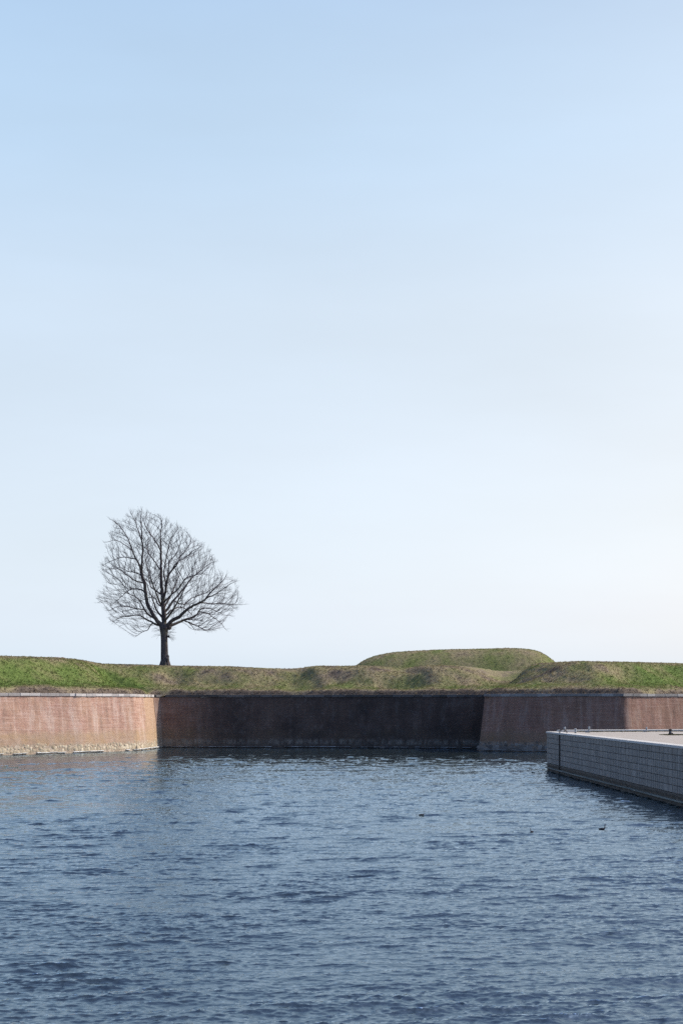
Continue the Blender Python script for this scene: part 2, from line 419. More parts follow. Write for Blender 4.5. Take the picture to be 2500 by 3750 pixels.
def build_water():
    ys = [17.0]
    while ys[-1] < 215:
        y = ys[-1]
        ys.append(y + max(0.045, 0.045 * (y / 40.0) ** 1.35))
    ys = np.array(ys)
    nc = 1000
    tt = np.linspace(-1, 1, nc); us = 0.30 * (0.55 * tt + 0.45 * tt ** 3)
    X = us[None, :] * (ys[:, None] + 34.0); Y = np.repeat(ys[:, None], nc, 1)
    W = math.radians(96)
    A = fft_tile(512, 61.0, 0.5, 9.0, 2.0, W, 8, 3)
    B = fft_tile(512, 17.3, 0.10, 1.4, 0.55, W + 0.08, 9, 5)
    C = fft_tile(512, 7.1, 0.05, 0.40, 0.20, W - 0.06, 6, 9)
    G = fft_tile(256, 170.0, 4.0, 90.0, 26.0, W + 0.5, 1.0, 21)[0]     # gust map
    gust = np.clip(1 + 0.15 * samp(G, 170.0, X, Y) , 0.5, 1.5)
    calm = np.exp(-(((X + 19.5) / 5.5) ** 2 + ((Y - 87.0) / 7.0) ** 2))          # a still patch on the left
    calm2 = np.exp(-(((X + 17) / 12.0) ** 2 + ((Y - 186.0) / 22.0) ** 2))       # lee water near the wall
    gust = gust * (1 - 0.6 * calm) * (1 - 0.5 * calm2)
    fade = 1.0 - np.clip((Y - 150) / 60, 0, 1) * 0.5
    grp = np.clip(0.9 + 0.28 * samp(fft_tile(256, 83.0, 1.5, 20.0, 7.0, W + 0.2, 2.0, 45)[0], 83.0, X, Y), 0.35, 2.0)      # waves come in groups
    aA, aB, aC = 0.021 * grp * (1 + 0.12 * np.exp(-(Y - 26) / 18.0)) * gust ** .6 * fade, 0.0084 * (0.6 + 0.4 * grp) * gust * fade, 0.0046 * gust
    Zh = aA * samp(A[0], 61.0, X, Y) + aB * samp(B[0], 17.3, X, Y) + aC * samp(C[0], 7.1, X, Y)
    ch = 1.15
    X2 = X - ch * (1.5 * aA * samp(A[1], 61.0, X, Y) + aB * samp(B[1], 17.3, X, Y) + aC * samp(C[1], 7.1, X, Y))
    Y2 = Y - ch * (1.5 * aA * samp(A[2], 61.0, X, Y) + aB * samp(B[2], 17.3, X, Y) + aC * samp(C[2], 7.1, X, Y))
    print('water slopes', A[3] * .023, B[3] * .0066, C[3] * .003, X.size)
    nr = len(ys)
    V = np.stack([X2, Y2, Zh], -1).reshape(-1, 3)
    idx = np.arange(nr * nc).reshape(nr, nc)
    Fq = np.stack([idx[:-1, :-1], idx[:-1, 1:], idx[1:, 1:], idx[1:, :-1]], -1).reshape(-1, 4)
    border = np.concatenate([idx[0, :], idx[1:, -1], idx[-1, :-1][::-1], idx[1:-1, 0][::-1]])
    c = np.array([0, 100.0])
    b2 = V[border].copy()
    o1 = b2.copy(); o1[:, :2] = c + (b2[:, :2] - c) * 1.06; o1[:, 2] = 0
    o2 = b2.copy(); o2[:, :2] = c + (b2[:, :2] - c) * 60; o2[:, 2] = 0
    nb = len(border); base = len(V)
    V = np.concatenate([V, o1, o2])
    i0 = border; i0n = np.roll(border, -1)
    a = base + np.arange(nb); an = base + np.roll(np.arange(nb), -1)
    d = a + nb; dn = an + nb
    Fq = np.concatenate([Fq, np.stack([i0, a, an, i0n], -1), np.stack([a, d, dn, an], -1)])
    me = np_mesh('water', V, Fq, 4)
    t = NT('moat_water', 0.06, 0.5)
    p = t.vec('pos', (0.55, 1.5, 1))
    nr_ = t.bump(t.noise(p, 9.0, 3, 0.6), 0.5, 0.015)
    # water body plus a blue-tinted mirror of the sky, weighted by Fresnel
    t.b.inputs['Base Color'].default_value = (0.026, 0.034, 0.031, 1)
    t.b.inputs['Specular IOR Level'].default_value = 0.0
    t.b.inputs['Roughness'].default_value = 1.0
    fr = t.new('Fresnel'); fr.inputs['IOR'].default_value = 2.1; t.l.new(nr_, fr.inputs['Normal'])
    gl = t.new('BsdfGlossy'); gl.inputs['Color'].default_value = (0.72, 0.855, 1.0, 1); gl.inputs['Roughness'].default_value = 0.05
    t.l.new(nr_, gl.inputs['Normal'])
    ms = t.new('MixShader'); t.l.new(fr.outputs[0], ms.inputs[0]); t.l.new(t.b.outputs[0], ms.inputs[1]); t.l.new(gl.outputs[0], ms.inputs[2])
    t.l.new(ms.outputs[0], t.n['Material Output'].inputs['Surface'])
    o = link_mesh('water', me, t.m, None, True)
    tag(o, kind='structure')
build_water()

# ------------------------------------------------------------------ wall lines (foot of wall at the water, and top set back by the batter)
def at(px, d, z=None, py=None):
    return ((px - 1250.0) / F * d, d, EYE + (HZ - py) / F * d if py is not None else z)

LEFT = [(-75.0, 124.0), (-40.8, 170.0), (-32.7, 179.4), (-26.9, 188.6), (-26.0, 194.5), (-25.75, 200.6)]
CURT = [(-25.75, 200.6), (-25.3, 201.6), (-3.0, 200.2), (18.9, 195.4)]
RIGHT = [(19.0, 197.0), (17.9, 186.0), (26.5, 182.8), (35.5, 180.55), (36.7, 180.75), (58.0, 198.0), (90.0, 218.0)]
BATTER = 0.80
WTOP = 7.15          # brick height; the coping stands on it

def offset_line(P, d):
    """move a polyline sideways to its left (landward) by d with mitred corners"""
    out = []
    for i, p in enumerate(P):
        ns = []
        for a, b in ((i - 1, i), (i, i + 1)):
            if a < 0 or b >= len(P): continue
            dx, dy = P[b][0] - P[a][0], P[b][1] - P[a][1]
            l = math.hypot(dx, dy); ns.append((-dy / l, dx / l))
        nx = sum(n[0] for n in ns) / len(ns); ny = sum(n[1] for n in ns) / len(ns)
        q = max(0.35, nx * nx + ny * ny)
        out.append((p[0] + nx / q * d, p[1] + ny / q * d))
    return out
FULL = LEFT + CURT[1:3] + [(18.95, 195.6)] + RIGHT[1:]
FTOP = offset_line(FULL, BATTER)
nL = len(LEFT)

def resample(P, step, tops):
    """points every step m along P with their top partners and running length"""
    out = []; s = 0
    for i in range(len(P) - 1):
        a, b = P[i], P[i + 1]; ta, tb = tops[i], tops[i + 1]
        L = math.hypot(b[0] - a[0], b[1] - a[1]); n = max(1, int(L / step))
        for k in range(n):
            f = k / n
            out.append((a[0] + (b[0] - a[0]) * f, a[1] + (b[1] - a[1]) * f, ta[0] + (tb[0] - ta[0]) * f, ta[1] + (tb[1] - ta[1]) * f, s + L * f))
        s += L
    out.append((*P[-1], *tops[-1], s))
    return out

def wall(name, label, i0, i1, mat, m_cope, m_boul, m_crust, u0, strip=None, boulders=True, seed=1):
    rnd = random.Random(seed)
    P = FULL[i0:i1 + 1]; T = FTOP[i0:i1 + 1]
    R = resample(P, 0.6, T)
    root = empty(name, (P[len(P) // 2][0], P[len(P) // 2][1], 0))
    tag(root, label, 'wall', 'ramparts of the moat')
    nv = 14; V = []; UV = []; S = []
    zs = [-1.2 + (WTOP + 1.2) * k / nv for k in range(nv + 1)]
    for (x, y, tx, ty, s) in R:
        for z in zs:
            f = z / WTOP
            bul = 0.10 * (mnoise.noise(Vector((s * 0.13 + u0, z * 0.25, seed * 3.1))))
            px, py = x + (tx - x) * f, y + (ty - y) * f
            V.append((px + bul * 0.5, py - bul, z))
            UV.append((s + u0, z))
            S.append(1.0 if strip and s > strip + 0.18 * z - 0.3 else 0.0)
    n1 = nv + 1; Fs = []
    for i in range(len(R) - 1):
        for k in range(nv):
            Fs.append((i * n1 + k, (i + 1) * n1 + k, (i + 1) * n1 + k + 1, i * n1 + k + 1))
    me = np_mesh('brickwork', V, Fs, 4)
    uvl = me.uv_layers.new(name='UVMap')
    li = np.empty(len(me.loops), dtype=np.int32); me.loops.foreach_get('vertex_index', li)
    uvl.data.foreach_set('uv', np.array(UV, dtype=np.float32)[li].ravel())
    set_attr(me, 'strip', S)
    link_mesh('brickwork', me, mat, root, True)
    me.set_sharp_from_angle(angle=math.radians(50))
    # coping stones
    cp = Mb(); tot = R[-1][4]; s = 0.0
    def pos(s):
        for a, b in zip(R[:-1], R[1:]):
            if a[4] <= s <= b[4] + 1e-6:
                f = (s - a[4]) / max(1e-6, b[4] - a[4])
                return (a[2] + (b[2] - a[2]) * f, a[3] + (b[3] - a[3]) * f, math.atan2(b[3] - a[3], b[2] - a[2]))
        return (R[-1][2], R[-1][3], math.atan2(R[-1][3] - R[-2][3], R[-1][2] - R[-2][2]))
    while s < tot - 0.2:
        l = min(rnd.uniform(0.7, 1.9), tot - s)
        x, y, a = pos(s + l / 2)
        sag = 0.03 * mnoise.noise(Vector((s * 0.22, seed * 7.0, 0)))
        h = 0.36
        nx, ny = -math.sin(a), math.cos(a)
        off = 0.25 + rnd.uniform(-0.03, 0.03)
        cp.box((x + nx * off, y + ny * off, WTOP + h / 2 + sag - 0.01), (l - 0.012, 0.80, h + rnd.uniform(-0.02, 0.02)), a + rnd.uniform(-0.006, 0.006), rnd.random(), bev=0.025, jit=0.006)
        s += l
    cp.build('coping', m_cope, root)
    # boulders of the footing
    if boulders:
        bo = Mb(); base = bmesh.new(); bmesh.ops.create_icosphere(base, subdivisions=2, radius=1.0)
        bv = [v.co.copy() for v in base.verts]; bf = [tuple(v.index for v in f.verts) for f in base.faces]; base.free()
        for row, (z0, sz, step) in enumerate(((0.40, 0.36, 0.50), (0.80, 0.24, 0.46), (1.12, 0.17, 0.6))):
            s = rnd.uniform(0, .4)
            while s < tot:
                for a_, b_ in zip(R[:-1], R[1:]):
                    if a_[4] <= s <= b_[4]:
                        f = (s - a_[4]) / (b_[4] - a_[4]); x = a_[0] + (b_[0] - a_[0]) * f; y = a_[1] + (b_[1] - a_[1]) * f
                        dx, dy = b_[0] - a_[0], b_[1] - a_[1]; L = math.hypot(dx, dy); dx /= L; dy /= L
                        break
                if rnd.random() < (1.0, .85, .4)[row]:
                    w = sz * rnd.uniform(0.7, 1.25); hh = sz * rnd.uniform(0.55, 1.15); dd = rnd.uniform(.07, .13)
                    z = z0 + rnd.uniform(-.15, .13); bt = z / WTOP * BATTER
                    cx, cy = x - dy * (bt + 0.06), y + dx * (bt + 0.06)
                    sd = rnd.uniform(0, 99); vs = []
                    for v in bv:
                        k = 1 + 0.28 * mnoise.noise(v * 1.3 + Vector((sd, 0, 0)))
                        # squarish
                        q = Vector([math.copysign(abs(c) ** 0.75, c) for c in v]) * k
                        vs.append((cx + dx * q.x * w - dy * q.y * dd, cy + dy * q.x * w + dx * q.y * dd, z + q.z * hh))
                    bo.add(vs, bf, rnd.random())
                s += step * rnd.uniform(0.75, 1.3)
        bo.build('boulder_footing', m_boul, root, True)
    # pale crust at the waterline
    cr = Mb(); s = 0.0
    while s < tot:
        l = rnd.uniform(0.35, 1.4)
        if s + l > tot: l = tot - s
        for a_, b_ in zip(R[:-1], R[1:]):
            if a_[4] <= s + l / 2 <= b_[4]:
                f = (s + l / 2 - a_[4]) / (b_[4] - a_[4]); x = a_[0] + (b_[0] - a_[0]) * f; y = a_[1] + (b_[1] - a_[1]) * f
                a = math.atan2(b_[1] - a_[1], b_[0] - a_[0]); break
        if rnd.random() > 0.18 and l > 0.15:
            th = rnd.uniform(0.05, 0.10)
            cr.box((x, y, 0.19 + rnd.uniform(-.025, .025)), (l - 0.02, 0.40 + rnd.uniform(-.1, .1), th), a, rnd.random(), bev=0.03, jit=0.02)
        s += l
    cr.build('waterline_crust', m_crust, root)
    return root

wall('brick_rampart_wall', 'sunlit pink brick rampart wall with pale boulder footing and light stone coping', 0, nL - 1, M_brick_l, M_cope, M_boulder, M_crust, 0.0, strip=84.8, seed=1)
wall('brick_rampart_wall', 'long dark curtain wall in full shade between two bastions below the lone tree', nL - 1, nL + 2, M_brick_c, M_cope_c, M_boulder_c, M_crust_c, 200.0, boulders=False, seed=2)
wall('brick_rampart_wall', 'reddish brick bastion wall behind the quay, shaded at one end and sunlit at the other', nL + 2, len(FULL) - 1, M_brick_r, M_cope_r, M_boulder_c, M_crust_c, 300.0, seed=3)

# ------------------------------------------------------------------ terrain
SKY_FRONT = [(-900, 2400), (-100, 2398), (0, 2403), (120, 2406), (225, 2410), (280, 2415), (330, 2423), (370, 2431), (450, 2433), (560, 2435), (605, 2438), (700, 2439), (850, 2441), (960, 2447), (1050, 2450), (1095, 2448), (1140, 2441), (1175, 2438), (1240, 2440), (1310, 2438), (1380, 2440), (1440, 2446), (1480, 2447), (1520, 2443), (1570, 2437), (1640, 2437), (1780, 2440), (1830, 2443), (1890, 2441), (1950, 2432), (2030, 2426), (2120, 2422), (2300, 2425), (2500, 2430), (2800, 2436), (3600, 2450)]
SKY_BACK = [(-900, 2600), (1180, 2580), (1240, 2500), (1300, 2440), (1330, 2420), (1370, 2404), (1430, 2391), (1500, 2386), (1600, 2381), (1750, 2378), (1860, 2375), (1920, 2377), (1965, 2384), (1998, 2400), (2030, 2424), (2060, 2455), (2120, 2560), (2200, 2600), (3600, 2600)]
TOPL = np.array(FTOP)
def dist_in(X, Y):
    d = np.full(X.shape, 1e9)
    for a, b in zip(TOPL[:-1], TOPL[1:]):
        ab = b - a; L2 = (ab ** 2).sum()
        t = np.clip(((X - a[0]) * ab[0] + (Y - a[1]) * ab[1]) / L2, 0, 1)
        d = np.minimum(d, np.hypot(X - a[0] - t * ab[0], Y - a[1] - t * ab[1]))
    poly = list(map(tuple, TOPL)) + [(200, 212), (200, 900), (-300, 900), (-300, 124)]
    ins = np.zeros(X.shape, bool)
    j = len(poly) - 1
    for i in range(len(poly)):
        xi, yi = poly[i]; xj, yj = poly[j]
        with np.errstate(divide='ignore', invalid='ignore'):
            c = ((yi > Y) != (yj > Y)) & (X < (xj - xi) * (Y - yi) / (yj - yi + 1e-12) + xi)
        ins ^= c; j = i
    return np.where(ins, d, -d)

def sstep(a, b, x):
    t = np.clip((x - a) / (b - a), 0, 1); return t * t * (3 - 2 * t)

_NT1 = fft_tile(256, 23.0, 0.35, 3.0, 1.1, 0.5, 0.0, 31)[0]
_NT2 = fft_tile(256, 90.0, 3.0, 30.0, 12.0, 0.5, 0.0, 33)[0]

def terrain_z(X, Y, D=None, detail=True):
    if D is None: D = dist_in(X, Y)
    px = 1250 + F * X / Y
    xs, vs = zip(*SKY_FRONT)
    # average the skyline table over a small window to round it
    sk = sum(np.interp(px + o, xs, vs) for o in (-14, -7, 0, 7, 14)) / 5
    crest = EYE + (HZ - sk) / F * Y
    cop = 7.38
    Dw = D + 0.25 * samp(_NT2, 90.0, X, Y) * sstep(1.0, 4.0, D)
    pr = np.interp(np.clip(Dw, 0, 16), [0, .45, .9, 1.3, 1.8, 3.5, 5.2, 6.3, 8, 9.6, 11, 13, 16], [0, .02, .15, .195, .215, .265, .34, .41, .64, .86, .955, .99, 1.0])
    z = cop + (crest - cop) * pr
    # gullies (old gun embrasures) crossing the parapet: axis from the crest down to the bench
    def gully(pa, pb, depth, wl, wr, s0=0.0, s1=0.35):
        nonlocal z
        (ax, ay), (bx, by) = pa, pb
        dx, dy = bx - ax, by - ay; L = math.hypot(dx, dy); dx /= L; dy /= L
        s = (X - ax) * dx + (Y - ay) * dy
        c = (X - ax) * (-dy) + (Y - ay) * dx
        c = c if dx * 0 - dy * 1 > 0 else -c              # c > 0 to the right of the picture
        c = -c if (-dy) < 0 and dx * 0 == 0 and False else c
        along = sstep(-0.5, 0.3, s / L) * (1 - sstep(0.6, 1.35, s / L))
        cr = np.where(c < 0, np.exp(-(c / wl) ** 2), np.exp(-(c / wr) ** 4))
        z = z - depth * along * cr
    gully((-7.0, 211.5), (-4.0, 205), 1.0, 3.8, 2.0)
    gully((8.4, 210), (11.8, 203.5), .8, 4.2, 2.3)
    gully((25.4, 214), (22.0, 203), 2.1, 4.2, 3.2)
    gully((-34.5, 206), (-27.0, 201.5), 0.7, 1.8, 1.6)
    # behind the crest
    back = sstep(19, 34, D)
    z = z * (1 - back) + (8.6 + 0.3 * samp(_NT2, 90.0, X, Y)) * back
    # the higher mound behind
    xb, vb = zip(*SKY_BACK)
    sb = sum(np.interp(px + o, xb, vb) for o in (-16, -8, 0, 8, 16)) / 5
    mt = EYE + (HZ - sb) / F * np.clip(Y, 240, 262)
    shp = sstep(229, 246, Y) * (1 - sstep(262, 284, Y))
    shp = np.sin(shp * math.pi / 2) ** 1.2
    zm = 6.0 + (mt - 6.0) * shp
    w = sstep(-0.3, 0.3, (zm - z))
    z = z * (1 - w) + zm * w
    if detail:
        am = sstep(0.3, 1.5, D)
        z = z + am * (0.035 * samp(_NT1, 23.0, X, Y) + 0.07 * samp(_NT2, 90.0, X, Y) * sstep(1, 4, D) * (1 - sstep(9, 12, D)))
    z = np.where(D < 0, 7.33, z)
    return z

def greenness(X, Y, D):
    """how green (1) or straw coloured (0) the turf is"""
    n = samp(_NT2, 90.0, X * 1.7 + 31, Y * 1.7)
    g = 0.41 + 0.12 * n
    g += 0.24 * np.exp(-((D - 4.2) / 1.9) ** 2)
    g -= 0.12 * np.exp(-((D - 13.0) / 3.2) ** 2)
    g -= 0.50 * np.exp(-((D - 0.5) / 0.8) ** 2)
    left = sstep(-24, -32, X)
    g += 0.10 * left; g += left * 0.36 * np.exp(-((D - 6.5) / 4.0) ** 2)
    right = sstep(30, 42, X)
    g += 0.10 * right; g += right * 0.38 * np.exp(-((D - 7.0) / 3.5) ** 2)
    for (ax, ay, bx, by, w, k) in ((-34.5, 206, -27.0, 198.5, 1.6, .75), (-6.9, 213, -5.6, 206, 1.6, .18), (8.4, 212, 9.6, 205, 2.0, .12), (27.6, 213, 22.4, 201, 2.6, .12)):
        L2 = (bx - ax) ** 2 + (by - ay) ** 2
        t = np.clip(((X - ax) * (bx - ax) + (Y - ay) * (by - ay)) / L2, 0, 1)
        d = np.hypot(X - ax - t * (bx - ax), Y - ay - t * (by - ay))
        g += k * np.exp(-(d / w) ** 2)
    g = np.where(Y > 232, 0.60 + 0.12 * n - 0.14 * sstep(13.5, 15.5, terrain_z(X, Y, D, False)), g)
    return np.clip(g, 0, 1)

def grass_mat(name, blade=False):
    t = NT(name, 0.95, 0.1)
    g = t.attr('green').outputs['Fac']
    p = t.vec('pos')
    n = t.noise(p, 1.1, 6, 0.7)
    f = t.math('ADD', g, t.math('MULTIPLY', t.math('SUBTRACT', n, 0.5), 0.62), True)
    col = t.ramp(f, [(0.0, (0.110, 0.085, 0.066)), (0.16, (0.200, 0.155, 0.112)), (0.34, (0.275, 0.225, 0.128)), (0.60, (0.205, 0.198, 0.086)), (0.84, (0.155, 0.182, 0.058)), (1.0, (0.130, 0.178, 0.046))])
    r = t.attr('tint').outputs['Fac'] if blade else t.noise(p, 5.0, 4, 0.7)
    col = t.mix(1.0, col, t.ramp(r, [(0.0, 0.82), (0.5, 1.0), (1.0, 1.18)] if blade else [(0.3, 0.6), (0.5, 0.95), (0.7, 1.3)]), 'MULTIPLY')
    if blade:
        t.out(col)
        tr = t.new('BsdfTranslucent'); t.l.new(col, tr.inputs[0])
        ms = t.new('MixShader'); ms.inputs[0].default_value = 0.45
        t.l.new(t.b.outputs[0], ms.inputs[1]); t.l.new(tr.outputs[0], ms.inputs[2]); t.l.new(ms.outputs[0], t.n['Material Output'].inputs['Surface'])
        return t.m
    nr = t.bump(t.noise(p, 3.2, 6, 0.75), 0.9, 0.15)
    return t.out(col, nr)

def build_ground():
    xs = np.concatenate([np.arange(-140, -48, 1.5), np.arange(-48, 52, 0.30), np.arange(52, 150, 1.5)])
    ys = np.concatenate([np.arange(118, 160, 1.2), np.arange(160, 222, 0.30), np.arange(222, 290, 0.6), np.arange(290, 420, 6.0)])
    X, Y = np.meshgrid(xs, ys)
    D = dist_in(X, Y)
    Z = terrain_z(X, Y, D)
    nr, nc = X.shape
    idx = np.arange(nr * nc).reshape(nr, nc)
    Q = np.stack([idx[:-1, :-1], idx[:-1, 1:], idx[1:, 1:], idx[1:, :-1]], -1).reshape(-1, 4)
    dd = D.ravel()
    keep = (dd[Q].min(1) > 1.55)
    Q = Q[keep]
    V = np.stack([X, Y, Z], -1).reshape(-1, 3)
    used = np.unique(Q); remap = np.full(len(V), -1); remap[used] = np.arange(len(used))
    V2 = V[used]; Q = remap[Q]
    # strip that follows the wall head exactly
    offs = [-0.12, 0.1, 0.3, 0.45, 0.6, 0.75, 0.9, 1.1, 1.3, 1.6, 1.9, 2.2]
    lines = []
    for o_ in offs:
        OL = offset_line(FTOP, o_); pts = []
        for i in range(len(OL) - 1):
            n_ = max(1, int(math.hypot(FTOP[i + 1][0] - FTOP[i][0], FTOP[i + 1][1] - FTOP[i][1]) / .3))
            pts += [(OL[i][0] + (OL[i + 1][0] - OL[i][0]) * k / n_, OL[i][1] + (OL[i + 1][1] - OL[i][1]) * k / n_) for k in range(n_)]
        pts.append(OL[-1]); lines.append(pts)
    L_ = np.array(lines); SX, SY = L_[..., 0], L_[..., 1]
    SD = np.repeat(np.array(offs)[:, None], SX.shape[1], 1)
    SZ = terrain_z(SX, SY, np.maximum(SD, 0.001)) - 0.05 * (SD > 2.0)
    m_, n_ = SX.shape
    si = np.arange(m_ * n_).reshape(m_, n_)
    SQ = np.stack([si[:-1, :-1], si[:-1, 1:], si[1:, 1:], si[1:, :-1]], -1).reshape(-1, 4) + len(V2)
    V2 = np.concatenate([V2, np.stack([SX, SY, SZ], -1).reshape(-1, 3)]); Q = np.concatenate([Q, SQ])
    me = np_mesh('grassy_ramparts', V2, Q, 4)
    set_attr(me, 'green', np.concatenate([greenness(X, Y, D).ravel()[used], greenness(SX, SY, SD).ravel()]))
    o = link_mesh('grassy_ramparts', me, grass_mat('turf'), None, True)
    tag(o, kind='structure')
    # far land to the horizon
    far = Mb()
    far.add([(-9000, 418, 8.3), (9000, 418, 8.3), (9000, 12000, 0.5), (-9000, 12000, 0.5)], [(0, 1, 2, 3)])
    t = NT('far_ground', 0.95, 0.1)
    t.out(t.mix(t.noise(t.vec('pos'), 0.02, 5), (0.10, 0.11, 0.05), (0.16, 0.14, 0.08)))
    tag(far.build('far_ground', t.m), kind='structure')
build_ground()

def build_grass():
    n = 330000
    # more candidates than needed, kept where the camera side of the banks is
    X = RNG.uniform(-48, 50, n); Y = RNG.uniform(168, 216, n)
    X2 = RNG.uniform(0, 40, 60000); Y2 = RNG.uniform(230, 256, 60000)
    X = np.concatenate([X, X2]); Y = np.concatenate([Y, Y2])
    D = dist_in(X, Y)
    px = 1250 + F * X / Y
    k = (D > 0.25) & ((D < 15.5) | (Y > 229)) & (px > -150) & (px < 2650)
    # clumping
    cl = samp(_NT1, 23.0, X * 1.3, Y * 1.3)
    k &= RNG.random(len(X)) < np.clip(0.55 + 0.5 * cl, 0.12, 1)
    X, Y, D = X[k], Y[k], D[k]
    Z = terrain_z(X, Y, D)
    m = len(X)
    G = greenness(X, Y, D)
    h = RNG.uniform(0.06, 0.17, m) * (1 + 0.5 * np.exp(-(D / 1.0) ** 2)) * (0.8 + 0.25 * np.clip(samp(_NT1, 23.0, X, Y), -1, 2))
    h *= np.where(D > 11.5, 0.55, 1.0)
    w = RNG.uniform(0.05, 0.12, m)
    a = RNG.uniform(0, 2 * np.pi, m)
    lean = RNG.uniform(0.1, 0.9, m); la = RNG.normal(0.3, 0.9, m) + np.pi * 1.5
    over = np.exp(-(D / 0.7) ** 2)
    V = np.zeros((m, 4, 3)); ca, sa = np.cos(a) * w / 2, np.sin(a) * w / 2
    V[:, 0] = np.stack([X - ca, Y - sa, Z - 0.03], -1)
    V[:, 1] = np.stack([X + ca, Y + sa, Z - 0.03], -1)
    tx = X + np.cos(la) * h * lean; ty = Y + np.sin(la) * h * (lean + over)
    V[:, 2] = np.stack([tx + ca * .35, ty + sa * .35, Z + h], -1)
    V[:, 3] = np.stack([tx - ca * .35, ty - sa * .35, Z + h], -1)
    Fq = np.arange(m * 4).reshape(m, 4)
    me = np_mesh('grass', V.reshape(-1, 3), Fq, 4)
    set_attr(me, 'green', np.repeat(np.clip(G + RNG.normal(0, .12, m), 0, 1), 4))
    set_attr(me, 'tint', np.repeat(RNG.random(m), 4))
    o = link_mesh('grass', me, grass_mat('grass_blade', True))
    tag(o, 'short tufted grass, straw brown and green, over the rampart banks', 'grass', kind='stuff')
    print('grass tufts', m)
build_grass()

# ------------------------------------------------------------------ the quay
def build_quay():
    root = empty('stone_quay', (20, 110, 0))
    tag(root, 'grey block faced quay with pale granite edge, jutting in from the right', 'quay')
    H = 3.57
    A = Vector((18.88, 131.0)); B = Vector((20.75, 60.0))        # front face line, going towards the camera
    C = Vector((62.0, 142.0))                                    # back edge, far right
    dirf = (B - A).normalized(); nf = Vector((dirf.y, -dirf.x))
    if nf.x > 0: nf = -nf                                        # outward, to the left
    L = (B - A).length
    rf = math.atan2(dirf.y, dirf.x)
    dirb = (C - A).normalized(); nb = Vector((-dirb.y, dirb.x)); rb = math.atan2(dirb.y, dirb.x); Lb = (C - A).length
    E = Vector((62.0, 60.0))
    # wet concrete foot
    mb = Mb()
    def prism(poly, z0, z1, tint=.5):
        n = len(poly)
        mb.add([(p.x, p.y, z0) for p in poly] + [(p.x, p.y, z1) for p in poly], [tuple(range(n, 2 * n))] + [(i, (i + 1) % n, n + (i + 1) % n, n + i) for i in range(n)], tint)
    inn = [A - nf * .30 + dirf * .3, B - nf * .30, E, C + Vector((0, -.3))]
    prism(inn, -1.5, 0.70)
    mb.build('wet_foot', M_quaybase, root)
    # rough bulging skin of the foot
    sk = Mb(); nseg = 240
    prof = [(0.02, -1.0), (0.0, 0.05), (-0.04, 0.20), (-0.10, 0.36), (-0.02, 0.50), (0.02, 0.64), (-0.12, 0.70)]
    vs = []; fs = []
    for i in range(nseg + 1):
        q = A + dirf * (L * i / nseg)
        for (o, z) in prof:
            d = o + 0.06 * mnoise.noise(Vector((i * 0.35, z * 4, 2.0)))
            p = q + nf * d
            vs.append((p.x, p.y, z + 0.03 * mnoise.noise(Vector((i * .3, z * 3, 9)))))
    m = len(prof)
    for i in range(nseg):
        for k in range(m - 1):
            fs.append((i * m + k, (i + 1) * m + k, (i + 1) * m + k + 1, i * m + k + 1))
    sk.add(vs, fs); sk.build('foot_skin', M_quaybase, root, True)
    lg = Mb(); s = 0
    while s < L:
        l = random.uniform(1.5, 4)
        q = A + dirf * (s + l / 2) + nf * 0.05
        lg.box((q.x, q.y, 0.285 + random.uniform(-.012, .012)), (l, 0.26, 0.085), rf, random.random(), bev=.02, jit=.008)
        s += l
    lg.build('waterline_ledge', M_ledge, root)
    # joint backing
    jb = Mb(); s_ = mb; mb2 = Mb()
    inn2 = [A - nf * .07 + dirf * .07, B - nf * .07, E, C + Vector((0, -.07))]
    n = 4
    mb2.add([(p.x, p.y, .702) for p in inn2] + [(p.x, p.y, H - .02) for p in inn2], [tuple(range(n, 2 * n))] + [(i, (i + 1) % n, n + (i + 1) % n, n + i) for i in range(n)], .5)
    mb2.build('joint_backing', M_joint, root)
    # block facing: six courses
    fb = Mb(); ch = (H - 0.70 - 0.10) / 6.0
    s = 0; edges = [0]
    while s < L:
        s += random.choice((1.02, 1.08, 1.12, 1.2, 0.95)); edges.append(s)
    mids = [random.choice((0, 0, .5, .45, .55)) for _ in edges]
    for r in range(6):
        z = 0.70 + ch * (r + .5)
        for a, b in zip(edges[:-1], edges[1:]):
            sub = [a, b]
            if r < 5 and mids[edges.index(a)]: sub = [a, a + (b - a) * mids[edges.index(a)], b]
            segs = []
            for c, d in zip(sub[:-1], sub[1:]):                        # leave out the ladder recess, 6.35 to 6.85 m along
                if d <= 6.35 or c >= 6.85: segs.append((c, d)); continue
                if c < 6.2: segs.append((c, 6.35))
                if d > 7.0: segs.append((6.85, d))
            for c, d in segs:
                q = A + dirf * ((c + d) / 2) - nf * (.10 + random.uniform(0, .006))
                fb.box((q.x, q.y, z), (d - c - random.uniform(.07, .11), .20, ch - random.uniform(.035, .05)), rf, min(1, max(0, random.gauss(.36 if r == 5 else .5, .1))), bev=.008)
    fb.build('block_facing', M_block, root)
    # far back face, plain tall slabs
    fb = Mb()
    sb = 0.25
    while sb < Lb:
        q = A + dirb * (sb + .6) - nb * .10
        fb.box((q.x, q.y, .70 + ch * 3), (1.17, .20, ch * 6 - .03), rb, .5, bev=.01)
        sb += 1.2
    fb.build('rear_facing', M_block, root)
    # granite edge of the water side
    ed = Mb(); s = -0.05
    while s < L:
        l = random.uniform(1.6, 2.4)
        q = A + dirf * (s + l / 2) - nf * .40
        ed.box((q.x, q.y, H - .055), (l - .012, .95, .16), rf, random.gauss(.5, .12), bev=.02)
        s += l
    ed.build('granite_edge', M_granite, root)
    kb = Mb(); s = 1.0
    while s < Lb:
        l = random.uniform(1.8, 2.6)
        q = A + dirb * (s + l / 2) - nb * .40
        kb.box((q.x, q.y, H + .02), (l - .02, .95, .30), rb, random.gauss(.6, .12), bev=.025)
        s += l
